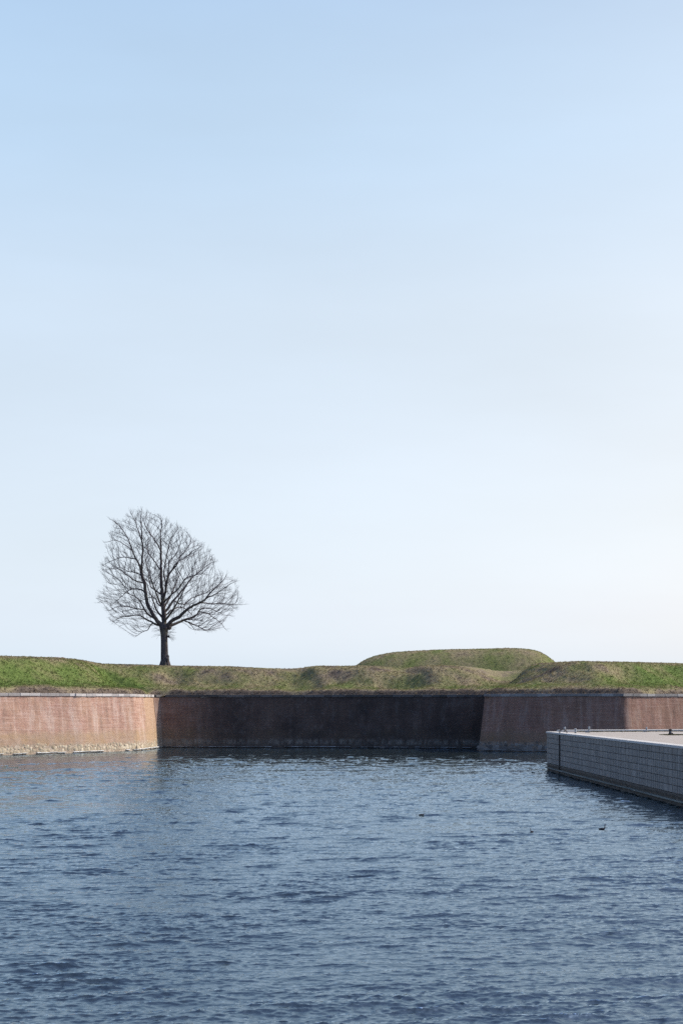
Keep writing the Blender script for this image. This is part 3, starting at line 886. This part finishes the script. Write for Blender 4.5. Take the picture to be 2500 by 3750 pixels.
    kb.build('raised_kerb', M_granite, root)
    # paving surface
    pl = [A - nf * .80 + dirf * .80, B - nf * .80, E, C + Vector((0, -1.0))]
    # fine grid over the quadrilateral
    n1, n2 = 90, 60; V = []
    for i in range(n1 + 1):
        for j in range(n2 + 1):
            f = i / n1; g = (j / n2) ** 1.6
            a = pl[0].lerp(pl[3], g); b = pl[1].lerp(pl[2], g); p = a.lerp(b, f)
            V.append((p.x, p.y, H + .005 + .012 * mnoise.noise(Vector((p.x * .4, p.y * .4, 0)))))
    Fs = [(i * (n2 + 1) + j, (i + 1) * (n2 + 1) + j, (i + 1) * (n2 + 1) + j + 1, i * (n2 + 1) + j + 1) for i in range(n1) for j in range(n2)]
    me = np_mesh('paving', V, Fs, 4)
    t = NT('quay_paving', .9, .2)
    p = t.vec('pos')
    col = t.mix(t.noise(p, .6, 6, .65), (.33, .285, .235), (.46, .405, .345))
    col = t.mix(t.math('MULTIPLY', t.ramp(t.noise(t.vec('pos', (.35, 1.4, 1)), 1.0, 6, .7), [(.5, 0), (.62, 1)]), .5), col, (.54, .48, .41))
    col = t.mix(t.math('MULTIPLY', t.ramp(t.noise(p, 4, 4, .7), [(.3, 1), (.45, 0)]), .5), col, (.24, .21, .18))
    t.out(col, t.bump(t.noise(p, 8, 5, .7), .5, .02))
    link_mesh('paving', me, t.m, root, True)
    # strip of dry grass and earth along the raised kerb and beside the bollard
    gt = Mb(); rnd = random.Random(4)
    for i in range(9000):
        s = rnd.uniform(2.5, Lb * .75)
        wd = 1.7 + 1.0 * mnoise.noise(Vector((s * .25, 0, 5)))
        o = .95 + abs(rnd.gauss(0, .42)) * wd
        q = A + dirb * s - nb * o
        h = rnd.uniform(.02, .07); a = rnd.uniform(0, 6.28); w = rnd.uniform(.03, .07)
        z = H + .004
        gt.add([(q.x - math.cos(a) * w, q.y - math.sin(a) * w, z), (q.x + math.cos(a) * w, q.y + math.sin(a) * w, z), (q.x + rnd.uniform(-.05, .05), q.y - .03, z + h)], [(0, 1, 2)], rnd.random())
    for i in range(7000):
        x = 26.9 + rnd.gauss(0, .28) if i < 2200 else rnd.uniform(27, 32)
        y = 116.2 + rnd.gauss(0, .5) if i < 2200 else 116.8 - (x - 27) * .12 + rnd.gauss(0, .45) * (1 + (x - 27) * .12)
        h = rnd.uniform(.02, .08); a = rnd.uniform(0, 6.28); w = rnd.uniform(.03, .07); z = H + .004
        gt.add([(x - math.cos(a) * w, y - math.sin(a) * w, z), (x + math.cos(a) * w, y + math.sin(a) * w, z), (x + rnd.uniform(-.05, .05), y, z + h)], [(0, 1, 2)], rnd.random())
    tg = NT('dry_weeds', .95, .1)
    tg.out(tg.ramp(tg.attr('tint').outputs['Fac'], [(0, (.10, .075, .045)), (.5, (.20, .155, .085)), (.8, (.16, .17, .06)), (1, (.13, .17, .04))]))
    o = gt.build('weeds', tg.m)
    tag(o, 'low dry weeds growing along the raised kerb and round the rusty bollard', 'weeds', kind='stuff')
build_quay()

# posts on the quay -------------------------------------------------------
def banded_post(x, y, z, h, r, label, foot=None, zrot=0.0):
    root = empty('banded_post', (x, y, z)); tag(root, label, 'post', 'banded posts along the quay edge')
    m = Mb(); m.lathe((x, y, z), [(r * .95, 0), (r * .95, h * .93), (r * .8, h * .975), (r * .4, h)], 14)
    m.build('post_body', M_steel, root, True)
    for k in (.30, .60, .90):
        b = Mb(); b.lathe((x, y, z + h * k), [(r * .96, -.022), (r * 1.12, -.018), (r * 1.12, .018), (r * .96, .022)], 14)
        b.build('pale_band', M_band, root)
    if foot:
        f = Mb(); f.box((x - foot / 2 - r * .8, y - .02, z + .065), (foot, .22, .13), 0, bev=.02)
        f.build('foot_plate', M_steel, root)
banded_post(20.2, 128.9, 3.59, .46, .085, 'pale banded post nearest the far corner of the quay')
banded_post(20.35, 123.9, 3.575, .43, .085, 'short banded post standing just behind the two ladder rails')
banded_post(22.0, 126.6, 3.575, .54, .085, 'tallest banded post, with a dark foot plate, before the shaded wall', .26)
banded_post(27.75, 129.6, 3.575, .46, .07, 'dark banded post with a foot plate, in front of the sunlit wall', .24)

def ladder():
    d = Vector((1.87, -71)).normalized(); n = Vector((-1, -.026)).normalized()
    c = Vector((18.88, 131)) + d * 6.6
    root = empty('quay_ladder', (c.x, c.y, 3.5)); tag(root, 'iron ladder down the quay face with two curved grab rails on top', 'ladder')
    for s in (-.22, .22):
        q = c + d * s
        m = Mb()
        pts = [(q.x - .02, q.y, -.2), (q.x - .02, q.y, 3.6), (q.x + .05, q.y, 3.80), (q.x + .20, q.y, 3.88), (q.x + .42, q.y, 3.86), (q.x + .60, q.y, 3.76), (q.x + .64, q.y, 3.56)]
        m.tube(pts, .028, 8); m.build('rail', M_iron, root, True)
    for k in range(12):
        z = .0 + k * .3
        a = c + d * -.22; b = c + d * .22
        m = Mb(); m.tube([(a.x, a.y, z), (b.x, b.y, z)], .018, 6); m.build('rung', M_iron, root, True)
ladder()

def bollard():
    x, y, z = 26.85, 116.3, 3.575
    root = empty('mooring_bollard', (x, y, z)); tag(root, 'squat rusty iron mooring bollard with a pale spot and flared brace', 'bollard')
    m = Mb()
    m.lathe((x, y, z), [(.16, 0), (.135, .05), (.118, .12), (.108, .22), (.11, .32), (.128, .40), (.135, .43), (.132, .47), (.11, .49)], 18)
    m.build('bollard_body', M_iron, root, True)
    for sx in (1, -1):
        b = Mb(); w = .40 if sx > 0 else .20
        b.add([(x + sx * .10, y - .03, z), (x + sx * w, y - .03, z), (x + sx * .10, y - .03, z + .22), (x + sx * .10, y + .03, z), (x + sx * w, y + .03, z), (x + sx * .10, y + .03, z + .22)],
              [(0, 1, 2), (3, 5, 4), (0, 3, 4, 1), (1, 4, 5, 2), (2, 5, 3, 0)])
        b.build('brace', M_iron, root)
    s = Mb(); s.lathe((0, 0, 0), [(.045, 0), (.045, .02)], 12)
    s.v = [(x + .03 + p[0], y - .118 - p[2], z + .25 + p[1]) for p in s.v]
    s.build('pale_plate', M_band, root)
bollard()

# ------------------------------------------------------------------ low red roofed house behind the left crest
def house():
    root = empty('long_house', (-46, 232, 8)); tag(root, 'long low house whose red tiled ridge just shows over the left bank', 'house')
    d = 232.0
    x0, x1 = (-260 - 1250) / F * d, (222 - 1250) / F * d
    zr0 = EYE + (HZ - 2397.5) / F * d; zr1 = EYE + (HZ - 2407.0) / F * d
    L = x1 - x0
    w = Mb(); w.box(((x0 + x1) / 2, d + 3, 9.2), (L - .6, 5.4, 3.6)); w.build('wall', M_rbrick, root)
    r = Mb()
    V = [(x0, d, 10.9), (x1, d, 10.9), (x1, d + 6, 10.9), (x0, d + 6, 10.9), (x0, d + 3, zr0 - .12), (x1, d + 3, zr1 - .12), (x1, d + 3, zr1 - .12)]
    r.add(V[:6], [(0, 1, 5, 4), (2, 3, 4, 5), (1, 2, 5), (3, 0, 4), (0, 3, 2, 1)])
    r.build('roof', M_roof, root)
    t = Mb(); n = int(L / .35)
    for i in range(n):
        f = (i + .5) / n; x = x0 + L * f; z = zr0 + (zr1 - zr0) * f
        px = 1250 + F * x / (d + 3)
        t.tube([(x - .15, d + 3, z - .10), (x - .13, d + 3, z - .10), (x + .17, d + 3, z - .06)], [.08, .13, .17], 8, .8)
    t.build('ridge_tiles', M_roof, root, True)
house()

# ------------------------------------------------------------------ the bare tree
def build_tree():
    D0 = 219.5
    ZP = 2.529
    def P(zx, zy, dep=0.0):
        px = 320 + zx / ZP; py = 1820 + zy / ZP
        return Vector(((px - 1250) / F * D0, D0 + dep, EYE + (HZ - py) / F * D0))
    mpz = D0 / F / ZP
    base = P(720, 1562)
    root = empty('bare_tree', (base.x, base.y, base.z - .1))
    tag(root, 'lone bare broad-crowned tree with forked trunk standing on the grassy bank', 'tree')
    rnd = random.Random(5)
    # limbs traced from the photograph: (x, y, radius) in trace units; first number is how far back or forth the limb runs at its tip
    limbs = {
     'lead': (1.0, [(712,1180,24),(708,1080,23),(698,980,20),(690,880,17),(683,780,14),(679,660,12),(677,540,10),(675,440,8),(672,350,5),(680,260,3.4),(688,195,2)]),
     'L2': (-2.0, [(686,1200,22),(650,1150,20),(600,1070,18),(565,1000,17),(548,900,16),(535,800,15),(515,730,13),(515,640,10),(525,540,9),(528,480,8),(520,400,7),(515,300,5),(515,210,3.2),(520,150,2)]),
     'L2a': (-3.5, [(515,730,9),(490,620,8),(455,560,7),(430,480,6),(400,400,5),(350,320,3.4),(290,260,2.2),(250,235,1.4)]),
     'L2b': (-1.0, [(520,420,6),(490,340,5),(450,230,3.2),(410,150,2)]),
     'L2c': (-3.0, [(470,600,5),(420,580,4.4),(340,575,3.6),(260,605,2.6),(180,650,1.6)]),
     'L3': (3.0, [(548,900,9),(500,860,7),(430,848,6),(370,860,4.8),(310,905,3.6),(250,950,2.6),(200,985,2)]),
     'L4': (-4.0, [(533,808,8),(460,785,6),(400,740,4.5),(330,690,3.4),(270,690,2.2),(200,700,1.5)]),
     'L4b': (1.0, [(515,735,7),(440,700,5),(370,685,4),(300,650,2.8),(230,655,1.6)]),
     'L4c': (-4.5, [(480,560,5),(430,500,4.4),(370,460,3.6),(300,430,2.6),(210,450,1.6)]),
     'L5': (2.5, [(676,1215,16),(640,1180,12),(610,1165,10),(540,1130,8),(490,1100,6),(420,1090,5),(350,1100,4),(280,1110,3),(215,1150,2)]),
     'L6': (-2.5, [(640,1140,10),(570,1090,9),(540,1050,8),(510,980,6),(470,940,5),(410,910,4),(370,850,3),(330,790,2)]),
     'L7': (-5.0, [(545,1055,7),(470,1045,5.4),(400,1030,4),(320,1035,3),(250,1070,2)]),
     'L8': (1.5, [(610,1170,7),(575,1190,5.5),(555,1225,4.4),(520,1240,3.4),(475,1262,2.4),(440,1290,1.5)]),
     'L9': (4.0, [(680,1040,9),(650,990,7),(610,925,5.4),(560,920,4.2),(500,935,3),(430,960,2)]),
     'L10': (3.5, [(688,905,9),(630,865,7.5),(575,825,6),(555,770,4),(540,700,2.6)]),
     'L11': (2.0, [(676,680,8),(635,620,6.4),(590,560,5.4),(548,500,4.2),(540,440,3),(570,370,2)]),
     'L12': (-2.0, [(672,490,6.5),(640,420,6),(600,360,5),(560,300,4),(540,240,2.4)]),
     'R1': (-2.5, [(700,960,14),(725,880,12),(742,800,11),(760,735,9),(795,685,8),(835,645,6.4),(870,575,5),(930,500,3.4),(975,430,2)]),
     'R1b': (2.5, [(722,890,8),(718,770,7.4),(704,700,6.6),(715,580,5.6),(735,470,4.4),(760,380,3.2),(805,300,2)]),
     'R1c': (-3.5, [(745,800,7),(762,700,6),(775,610,5),(830,560,4),(880,470,3),(905,400,2)]),
     'R2': (3.5, [(712,1070,14),(750,1020,12),(785,960,10),(850,880,9),(900,810,7.6),(950,740,6),(1010,690,4.8),(1065,640,3.6),(1130,590,2.4),(1175,575,1.5)]),
     'R2b': (-3.5, [(730,970,9),(790,905,7.6),(860,850,6.6),(920,770,5.4),(1000,742,4.4),(1070,728,3),(1150,740,2)]),
     'R2c': (4.5, [(800,960,7),(880,985,5.6),(940,930,4.6),(1010,900,3.6),(1090,860,2.6),(1160,810,1.8)]),
     'R2d': (-5.0, [(795,690,7),(850,620,5.4),(920,590,4.4),(990,540,3.2),(1070,500,2)]),
     'R3': (-2.0, [(735,1215,22),(785,1150,18),(860,1110,16),(920,1055,13),(990,1010,11),(1060,980,10),(1110,940,8),(1160,880,6.4),(1220,830,5),(1275,770,3.2),(1300,725,2)]),
     'R3b': (-4.0, [(1110,955,6.4),(1190,915,5.4),(1270,870,4),(1340,825,2.6),(1395,800,1.5)]),
     'R3c': (1.0, [(1060,985,6.4),(1150,990,5),(1240,985,4.4),(1330,995,3),(1400,995,2),(1455,990,1.2)]),
     'R4': (4.0, [(765,1220,17),(815,1172,13),(880,1138,11),(955,1112,9.4),(1005,1078,8.4),(1030,1035,7.4),(1080,1020,5),(1160,1035,3.6),(1240,1075,2.4),(1320,1085,1.5)]),
     'R4b': (5.5, [(1020,1045,6),(1090,1065,4.8),(1150,1105,3.6),(1210,1150,2.6),(1255,1210,1.6)]),
     'R5': (-3.0, [(880,1128,8),(950,1165,6.4),(1030,1200,5),(1110,1240,4),(1180,1200,2.8),(1240,1165,1.8)]),
     'R6': (-5.0, [(900,1130,6),(980,1145,4.8),(1050,1155,3.6),(1100,1160,3)]),
     'R7': (2.0, [(930,1150,4.6),(965,1195,3.6),(980,1225,2.6),(1020,1222,1.6)]),
     'R8': (5.0, [(730,1130,9),(745,1060,7.4),(800,1020,6),(860,1010,5),(930,1060,3.6),(960,1110,2.4)]),
     'B1': (7.0, [(706,1100,13),(700,1020,10),(735,930,8),(770,830,6),(800,720,4),(830,620,2.4)]),
     'B2': (-7.0, [(700,1040,12),(670,960,9),(640,860,7),(610,740,5),(590,640,3),(585,560,2)]),
     'B3': (7.5, [(690,1120,12),(640,1060,9),(590,970,7),(540,860,5),(490,760,3),(450,700,2)]),
     'B4': (-7.5, [(730,1150,12),(790,1080,9),(860,990,7),(930,890,5),(990,800,3),(1040,740,2)]),
    }
    nodes = []; par = []; rad = []; fixed = []
    def addn(p, pa, r):
        nodes.append(p); par.append(pa); rad.append(r); return len(nodes) - 1
    # trunk
    tr = [(722,1575,50),(720,1545,43),(716,1490,37),(714,1420,34.5),(713,1340,33),(712,1280,34),(711,1235,39),(710,1195,46)]
    last = -1; trunk_idx = []
    for (x, y, r) in tr:
        last = addn(P(x, y), last, r * mpz); trunk_idx.append(last)
    forkn = last
    forkp = P(712, 1260)
    limb_nodes = []
    order = list(limbs.items())
    for name, (dep, pts) in order:
        # densify with a Catmull-Rom curve
        pp = []
        n = len(pts)
        tipd = dep
        ln = [0]
        for a, b in zip(pts[:-1], pts[1:]): ln.append(ln[-1] + math.hypot(a[0] - b[0], a[1] - b[1]))
        # start: nearest existing node in the picture plane
        p0 = P(pts[0][0], pts[0][1])
        best = min(range(len(nodes)), key=lambda i: (nodes[i].x - p0.x) ** 2 + (nodes[i].z - p0.z) ** 2)
        d0 = nodes[best].y - D0
        ctrl = [(P(x, y, d0 + (tipd - d0) * (l / ln[-1]) ** 0.8), r) for (x, y, r), l in zip(pts, ln)]
        prev = best
        ctrl = [(nodes[best].copy(), ctrl[0][1])] + ctrl[1:] if (nodes[best] - ctrl[0][0]).length < 1.2 else [(nodes[best].copy(), ctrl[0][1])] + ctrl
        m = len(ctrl)
        for i in range(m - 1):
            p_1 = ctrl[max(i - 1, 0)][0]; p1 = ctrl[i][0]; p2 = ctrl[i + 1][0]; p3 = ctrl[min(i + 2, m - 1)][0]
            L = (p2 - p1).length; k = max(1, round(L / .42))
            for j in range(1, k + 1):
                t = j / k
                q = 0.5 * ((2 * p1) + (p2 - p_1) * t + (2 * p_1 - 5 * p1 + 4 * p2 - p3) * t * t + (3 * p1 - p_1 - 3 * p2 + p3) * t ** 3)
                wob = .05
                q = q + Vector((rnd.uniform(-wob, wob), rnd.uniform(-wob, wob), rnd.uniform(-wob, wob)))
                r = (ctrl[i][1] + (ctrl[i + 1][1] - ctrl[i][1]) * t) * mpz
                prev = addn(q, prev, r); limb_nodes.append(prev)
    nlimb = len(nodes)
    # crown envelope
    env = [(390,118),(520,100),(610,150),(690,178),(830,236),(900,285),(950,340),(1030,395),(1130,475),(1185,555),(1205,650),(1235,705),(1330,735),(1400,785),(1415,850),(1450,985),(1405,1090),(1310,1135),(1285,1245),(1130,1290),(1000,1260),(960,1300),(900,1230),(850,1180),(800,1200),(730,1160),(690,1170),(640,1215),(600,1260),(545,1320),(440,1290),(400,1210),(330,1240),(190,1195),(185,1110),(140,1030),(60,1000),(75,925),(160,830),(110,745),(100,640),(140,575),(215,530),(140,455),(190,400),(175,330),(225,205),(320,225),(345,150)]
    env = [(x + (712 - x) * .06, y + (760 - y) * .06) for x, y in env]
    E = np.array(env, float)
    N = 13000
    pts = []
    def inside(x, y):
        c = False; j = len(env) - 1
        for i in range(len(env)):
            xi, yi = env[i]; xj, yj = env[j]
            if (yi > y) != (yj > y) and x < (xj - xi) * (y - yi) / (yj - yi) + xi: c = not c
            j = i
        return c
    while len(pts) < N:
        x = rnd.uniform(50, 1480); y = rnd.uniform(95, 1325)
        if not inside(x, y): continue
        if mnoise.noise(Vector((x * .011, y * .011, 3.3))) < -.22 and rnd.random() < .75: continue       # gaps in the crown
        # half-depth from the distance to the outline
        dd = np.min(np.hypot(E[:, 0] - x, E[:, 1] - y)) * mpz
        hd = min(9.0, 0.9 * dd ** 0.85 + .5)
        dep = rnd.uniform(-1, 1); dep = math.copysign(abs(dep) ** 0.75, dep) * hd
        pts.append(P(x, y, dep))
    A = np.array([[p.x, p.y, p.z] for p in pts])
    alive = np.ones(N, bool)
    nd = np.full(N, 1e9); ni = np.zeros(N, int)
    def update(lo):
        nonlocal nd, ni
        arr = np.array([[nodes[i].x, nodes[i].y, nodes[i].z] for i in range(lo, len(nodes))])
        for c in range(0, len(arr), 400):
            blk = arr[c:c + 400]
            dm = np.sqrt(((A[:, None, :] - blk[None]) ** 2).sum(-1))
            j = dm.argmin(1); v = dm[np.arange(N), j]
            b = v < nd
            nd[b] = v[b]; ni[b] = lo + c + j[b]
    # limb nodes only attract past the fork
    lo = len(trunk_idx)
    update(lo)
    step = .34; kill = .42
    kidl = {}; stuck = set()
    for it in range(90):
        alive &= nd > kill
        act = alive & (nd < 5.0)
        if not act.any(): break
        dirs = {}
        idx = ni[act]; v = A[act]
        start = len(nodes)
        na = np.array([[nodes[i].x, nodes[i].y, nodes[i].z] for i in idx])
        dv = v - na; dv /= np.linalg.norm(dv, axis=1)[:, None]
        og = na - np.array(forkp)[None]; og /= np.linalg.norm(og, axis=1)[:, None]
        okm = (dv * og).sum(1) > -0.05
        idx = idx[okm]; dv = dv[okm]
        if len(idx) == 0: break
        for i, d in zip(idx, dv):
            if i in dirs: dirs[i] += d
            else: dirs[i] = d.copy()
        for i, d in dirs.items():
            d = Vector(d)
            if d.length < 1e-3: continue
            d.normalize()
            pdn = (nodes[i] - nodes[par[i]]).normalized() if par[i] >= 0 else Vector((0, 0, 1))
            ow = (nodes[i] - forkp).normalized()
            d = (d + pdn * 1.0 + ow * .30 + Vector((rnd.gauss(0, .10), rnd.gauss(0, .10), rnd.gauss(.02, .10)))).normalized()
            q = nodes[i] + d * step
            if any((nodes[k] - q).length < step * .45 for k in kidl.get(i, ())) or len(kidl.get(i, ())) > 3: 
                stuck.add(i); continue
            kidl.setdefault(i, []).append(addn(q, i, 0.0))
        update(start)
        if stuck: alive &= ~np.isin(ni, np.array(list(stuck)))
        stuck.clear()
        if len(nodes) > 60000: break
    ncol = len(nodes)
    # terminal twigs
    kids = [0] * len(nodes)
    for i, p in enumerate(par):
        if p >= 0: kids[p] += 1
    for i in range(lo, ncol):
        if i < nlimb and rad[i] > .10: continue
        nt = 5 if kids[i] == 0 else (rnd.choice((1, 2, 3)) if rnd.random() < .9 else 0)
        for k in range(nt):
            pd = (nodes[i] - nodes[par[i]]).normalized()
            d = (pd * rnd.uniform(.4, .9) + (nodes[i] - forkp).normalized() * .35 + Vector((rnd.gauss(0, .45), rnd.gauss(0, .45), rnd.gauss(.05, .42)))).normalized()
            q = i; L = rnd.uniform(.12, .30)
            for s in range(rnd.choice((2, 3, 3))):
                d = (d + Vector((rnd.gauss(0, .12), rnd.gauss(0, .12), .05 + rnd.gauss(0, .1)))).normalized()
                q = addn(nodes[q] + d * L, q, 0.0)
    n = len(nodes)
    print('tree nodes', nlimb, ncol, n)
    # pipe-model radii, children have larger index than parents
    e = 2.75; acc = np.zeros(n); tip = .0076
    R = np.zeros(n)
    for i in range(n - 1, -1, -1):
        r = max(tip, acc[i] ** (1 / e) * 1.0) if acc[i] > 0 else tip
        if i < nlimb: r = max(rad[i] * .95, tip)
        R[i] = r
        if par[i] >= 0: acc[par[i]] += r ** e
    # chains
    ch = [[] for _ in range(n)]
    for i, p in enumerate(par):
        if p >= 0: ch[p].append(i)
    tk, cr = Mb(), Mb()
    def lumpf(p, a):
        return .07 * mnoise.noise(Vector((p.x * 1.1, p.y * 1.1, p.z * .35))) + .05 * mnoise.noise(p * 3.0)
    stack = [(0, None)]
    while stack:
        s, pr = stack.pop()
        chain = [s]; i = s
        while ch[i]:
            c = max(ch[i], key=lambda k: R[k])
            for o in ch[i]:
                if o != c: stack.append((o, i))
            chain.append(c); i = c
        pts_ = [nodes[k] for k in chain]; rr = [R[k] for k in chain]
        if pr is not None:
            r0 = min(R[pr], rr[0] * 1.15)
            pts_ = [nodes[pr]] + pts_; rr = [r0] + rr
        if len(pts_) < 2: continue
        # thick portion goes to the trunk part, the rest to the crown
        cut = 0
        while cut < len(rr) and rr[cut] > .085: cut += 1
        if cut >= 2:
            tk.tube(pts_[:cut], rr[:cut], 14 if rr[0] > .4 else 8, 0.5, lump=lumpf if rr[0] > .25 else None)
            pts_, rr = pts_[cut - 1:], rr[cut - 1:]
        if len(pts_) >= 2:
            cr.tube(pts_, rr, 5 if rr[0] > .05 else 3, rnd.random(), cap=False)
    # burls and root flare
    ico = bmesh.new(); bmesh.ops.create_icosphere(ico, subdivisions=3, radius=1.0)
    iv = [v.co.copy() for v in ico.verts]; iff = [tuple(v.index for v in f.verts) for f in ico.faces]; ico.free()
    def blob(zx, zy, dep, r, sx=1, sz=1):
        c = P(zx, zy, dep)
        sd = rnd.uniform(0, 50); vs = []
        for v in iv:
            k = 1 + .3 * mnoise.noise(v * 1.6 + Vector((sd, 0, 0)))
            vs.append((c.x + v.x * r * sx * k, c.y + v.y * r * k, c.z + v.z * r * sz * k))
        tk.add(vs, iff)
    blob(742, 1505, -.35, .38, .9, 1.1); blob(748, 1480, -.2, .26, .8, 1.2); blob(753, 1292, -.1, .20, .9, 1.0); blob(745, 1545, -.3, .36, 1.0, .8)
    blob(700, 1555, -.35, .38, .9, .8); blob(722, 1215, -.3, .42, 1.0, 1.1); blob(760, 1210, -.1, .36, 1.0, 1.0)
    
    for k in range(9):
        a = k / 9 * 6.28
        b = base + Vector((math.cos(a) * .75, math.sin(a) * .75, 0))
        tk.tube([base + Vector((math.cos(a) * .35, math.sin(a) * .35, 1.1)), base + Vector((math.cos(a) * .52, math.sin(a) * .52, .45)), b + Vector((0, 0, -.05)), b + Vector((math.cos(a) * .5, math.sin(a) * .5, -.4))], [.22, .26, .22, .12], 8)
    # epicormic sprouts under the fork
    for k in range(60):
        side = rnd.choice((-1, 1, 1)); z0 = rnd.uniform(1195, 1300)
        p = P(712 + side * 32, z0, rnd.uniform(-.4, .4)); d = Vector((side * rnd.uniform(.7, 1), rnd.gauss(0, .4), rnd.gauss(-.05, .35))).normalized()
        q = [p]; 
        for s in range(5):
            d = (d + Vector((0, rnd.gauss(0, .15), rnd.gauss(-.03, .15)))).normalized(); q.append(q[-1] + d * rnd.uniform(.15, .38))
        cr.tube(q, [.016, .014, .012, .01, .009, .008], 3, rnd.random(), cap=False)
    t = NT('bark', .95, .1)
    p = t.vec('pos', (1, 1, .3))
    col = t.mix(t.ramp(t.noise(p, 3.5, 6, .7), [(.35, 0), (.65, 1)]), (.055, .045, .045), (.125, .105, .095))
    col = t.mix(t.math('MULTIPLY', t.ramp(t.noise(t.vec('pos'), .9, 4, .6), [(.52, 0), (.68, 1)]), .5), col, (.16, .15, .10))
    t.out(col, t.bump(t.noise(t.vec('pos', (1, 1, .22)), 6, 6, .7), 1.0, .06))
    t2 = NT('twig_bark', .9, .1)
    t2.out(t2.ramp(t2.attr('tint').outputs['Fac'], [(0, (.095, .075, .080)), (1, (.16, .122, .120))]))
    tk.build('trunk', t.m, root, True)
    cr.build('crown', t2.m, root, False)
build_tree()

# ------------------------------------------------------------------ water birds
def bird(px, py, length, facing, neck, label, white='cheek'):
    """a small diving bird sitting on the water; facing = heading in radians, neck = raised fraction"""
    d = F * EYE / (py - HZ)
    x = (px - 1250) / F * d; L = length
    root = empty('water_bird', (x, d, 0)); tag(root, label, 'bird', 'small dark birds on the moat')
    f = Vector((math.cos(facing), math.sin(facing), 0)); u = Vector((0, 0, 1))
    def q(a, h): return Vector((x, d, 0)) + f * (a * L) + u * (h * L)
    nk = neck
    pts = [q(-.52, .11), q(-.44, .09), (q(-.30, .07)), q(-.10, .06), q(.12, .07), q(.27, .12), q(.34, .20), q(.36, .20 + .14 * nk), q(.37, .20 + .30 * nk), q(.40, .24 + .40 * nk), q(.46, .24 + .42 * nk), q(.50, .23 + .41 * nk)]
    rr = [.015, .05, .11, .155, .15, .12, .075, .052, .05, .068, .055, .02]
    m = Mb(); m.tube(pts, [(r * L * (1.15 if i < 5 else 1), r * L) for i, r in enumerate(rr)], 12)
    m.build('body', M_bird, root, True)
    b = Mb(); b.tube([q(.50, .235 + .41 * nk), q(.60, .215 + .41 * nk)], [.018 * L, .005 * L], 6); b.build('bill', M_bill, root)
    side = f.cross(u)
    for s in (-1, 1):
        w = Mb(); w.tube([q(.14, .13) + side * s * .12 * L, q(-.05, .15) + side * s * .14 * L, q(-.28, .14) + side * s * .09 * L, q(-.46, .15) + side * s * .02 * L], [.03 * L, .06 * L, .05 * L, .01 * L], 8)
        w.build('wing', M_bird, root, True)
        if white:
            c = Mb()
            a = q(.405, .235 + .39 * nk) if white == 'cheek' else q(.37, .12)
            off = .052 if white == 'cheek' else .07
            c.tube([a + side * s * off * L + u * (-.05 * L), a + side * s * (off + .012) * L, a + side * s * off * L + u * (.05 * L)], [.012 * L, .038 * L, .012 * L], 8)
            c.build('white_patch', M_bwhite, root, True)
M_bird = stone_mat('dark_feathers', (.020, .018, .025), (.035, .03, .038), (.05, .04, .04), 12, .2, .05)
M_bill = stone_mat('bill_horn', (.10, .08, .07), (.13, .1, .09), (.08, .07, .06), 12, .2, .05)
M_bwhite = stone_mat('white_feathers', (.75, .75, .75), (.8, .8, .8), (.7, .7, .7), 12, .2, .05)
bird(1543, 2986, .34, 0.1, .15, 'low swimming dark bird with a white head patch, alone in mid moat')
bird(1946, 3048, .30, math.pi + .9, .9, 'small upright black bird with a white cheek, facing left on open water')
bird(2203, 3038, .36, 0.05, 1.15, 'long low bird with a raised neck, facing right, below the quay')
bird(1951, 2830, .33, math.pi, .6, 'tiny dark bird swimming left just off the quay corner', None)
print('scene done')
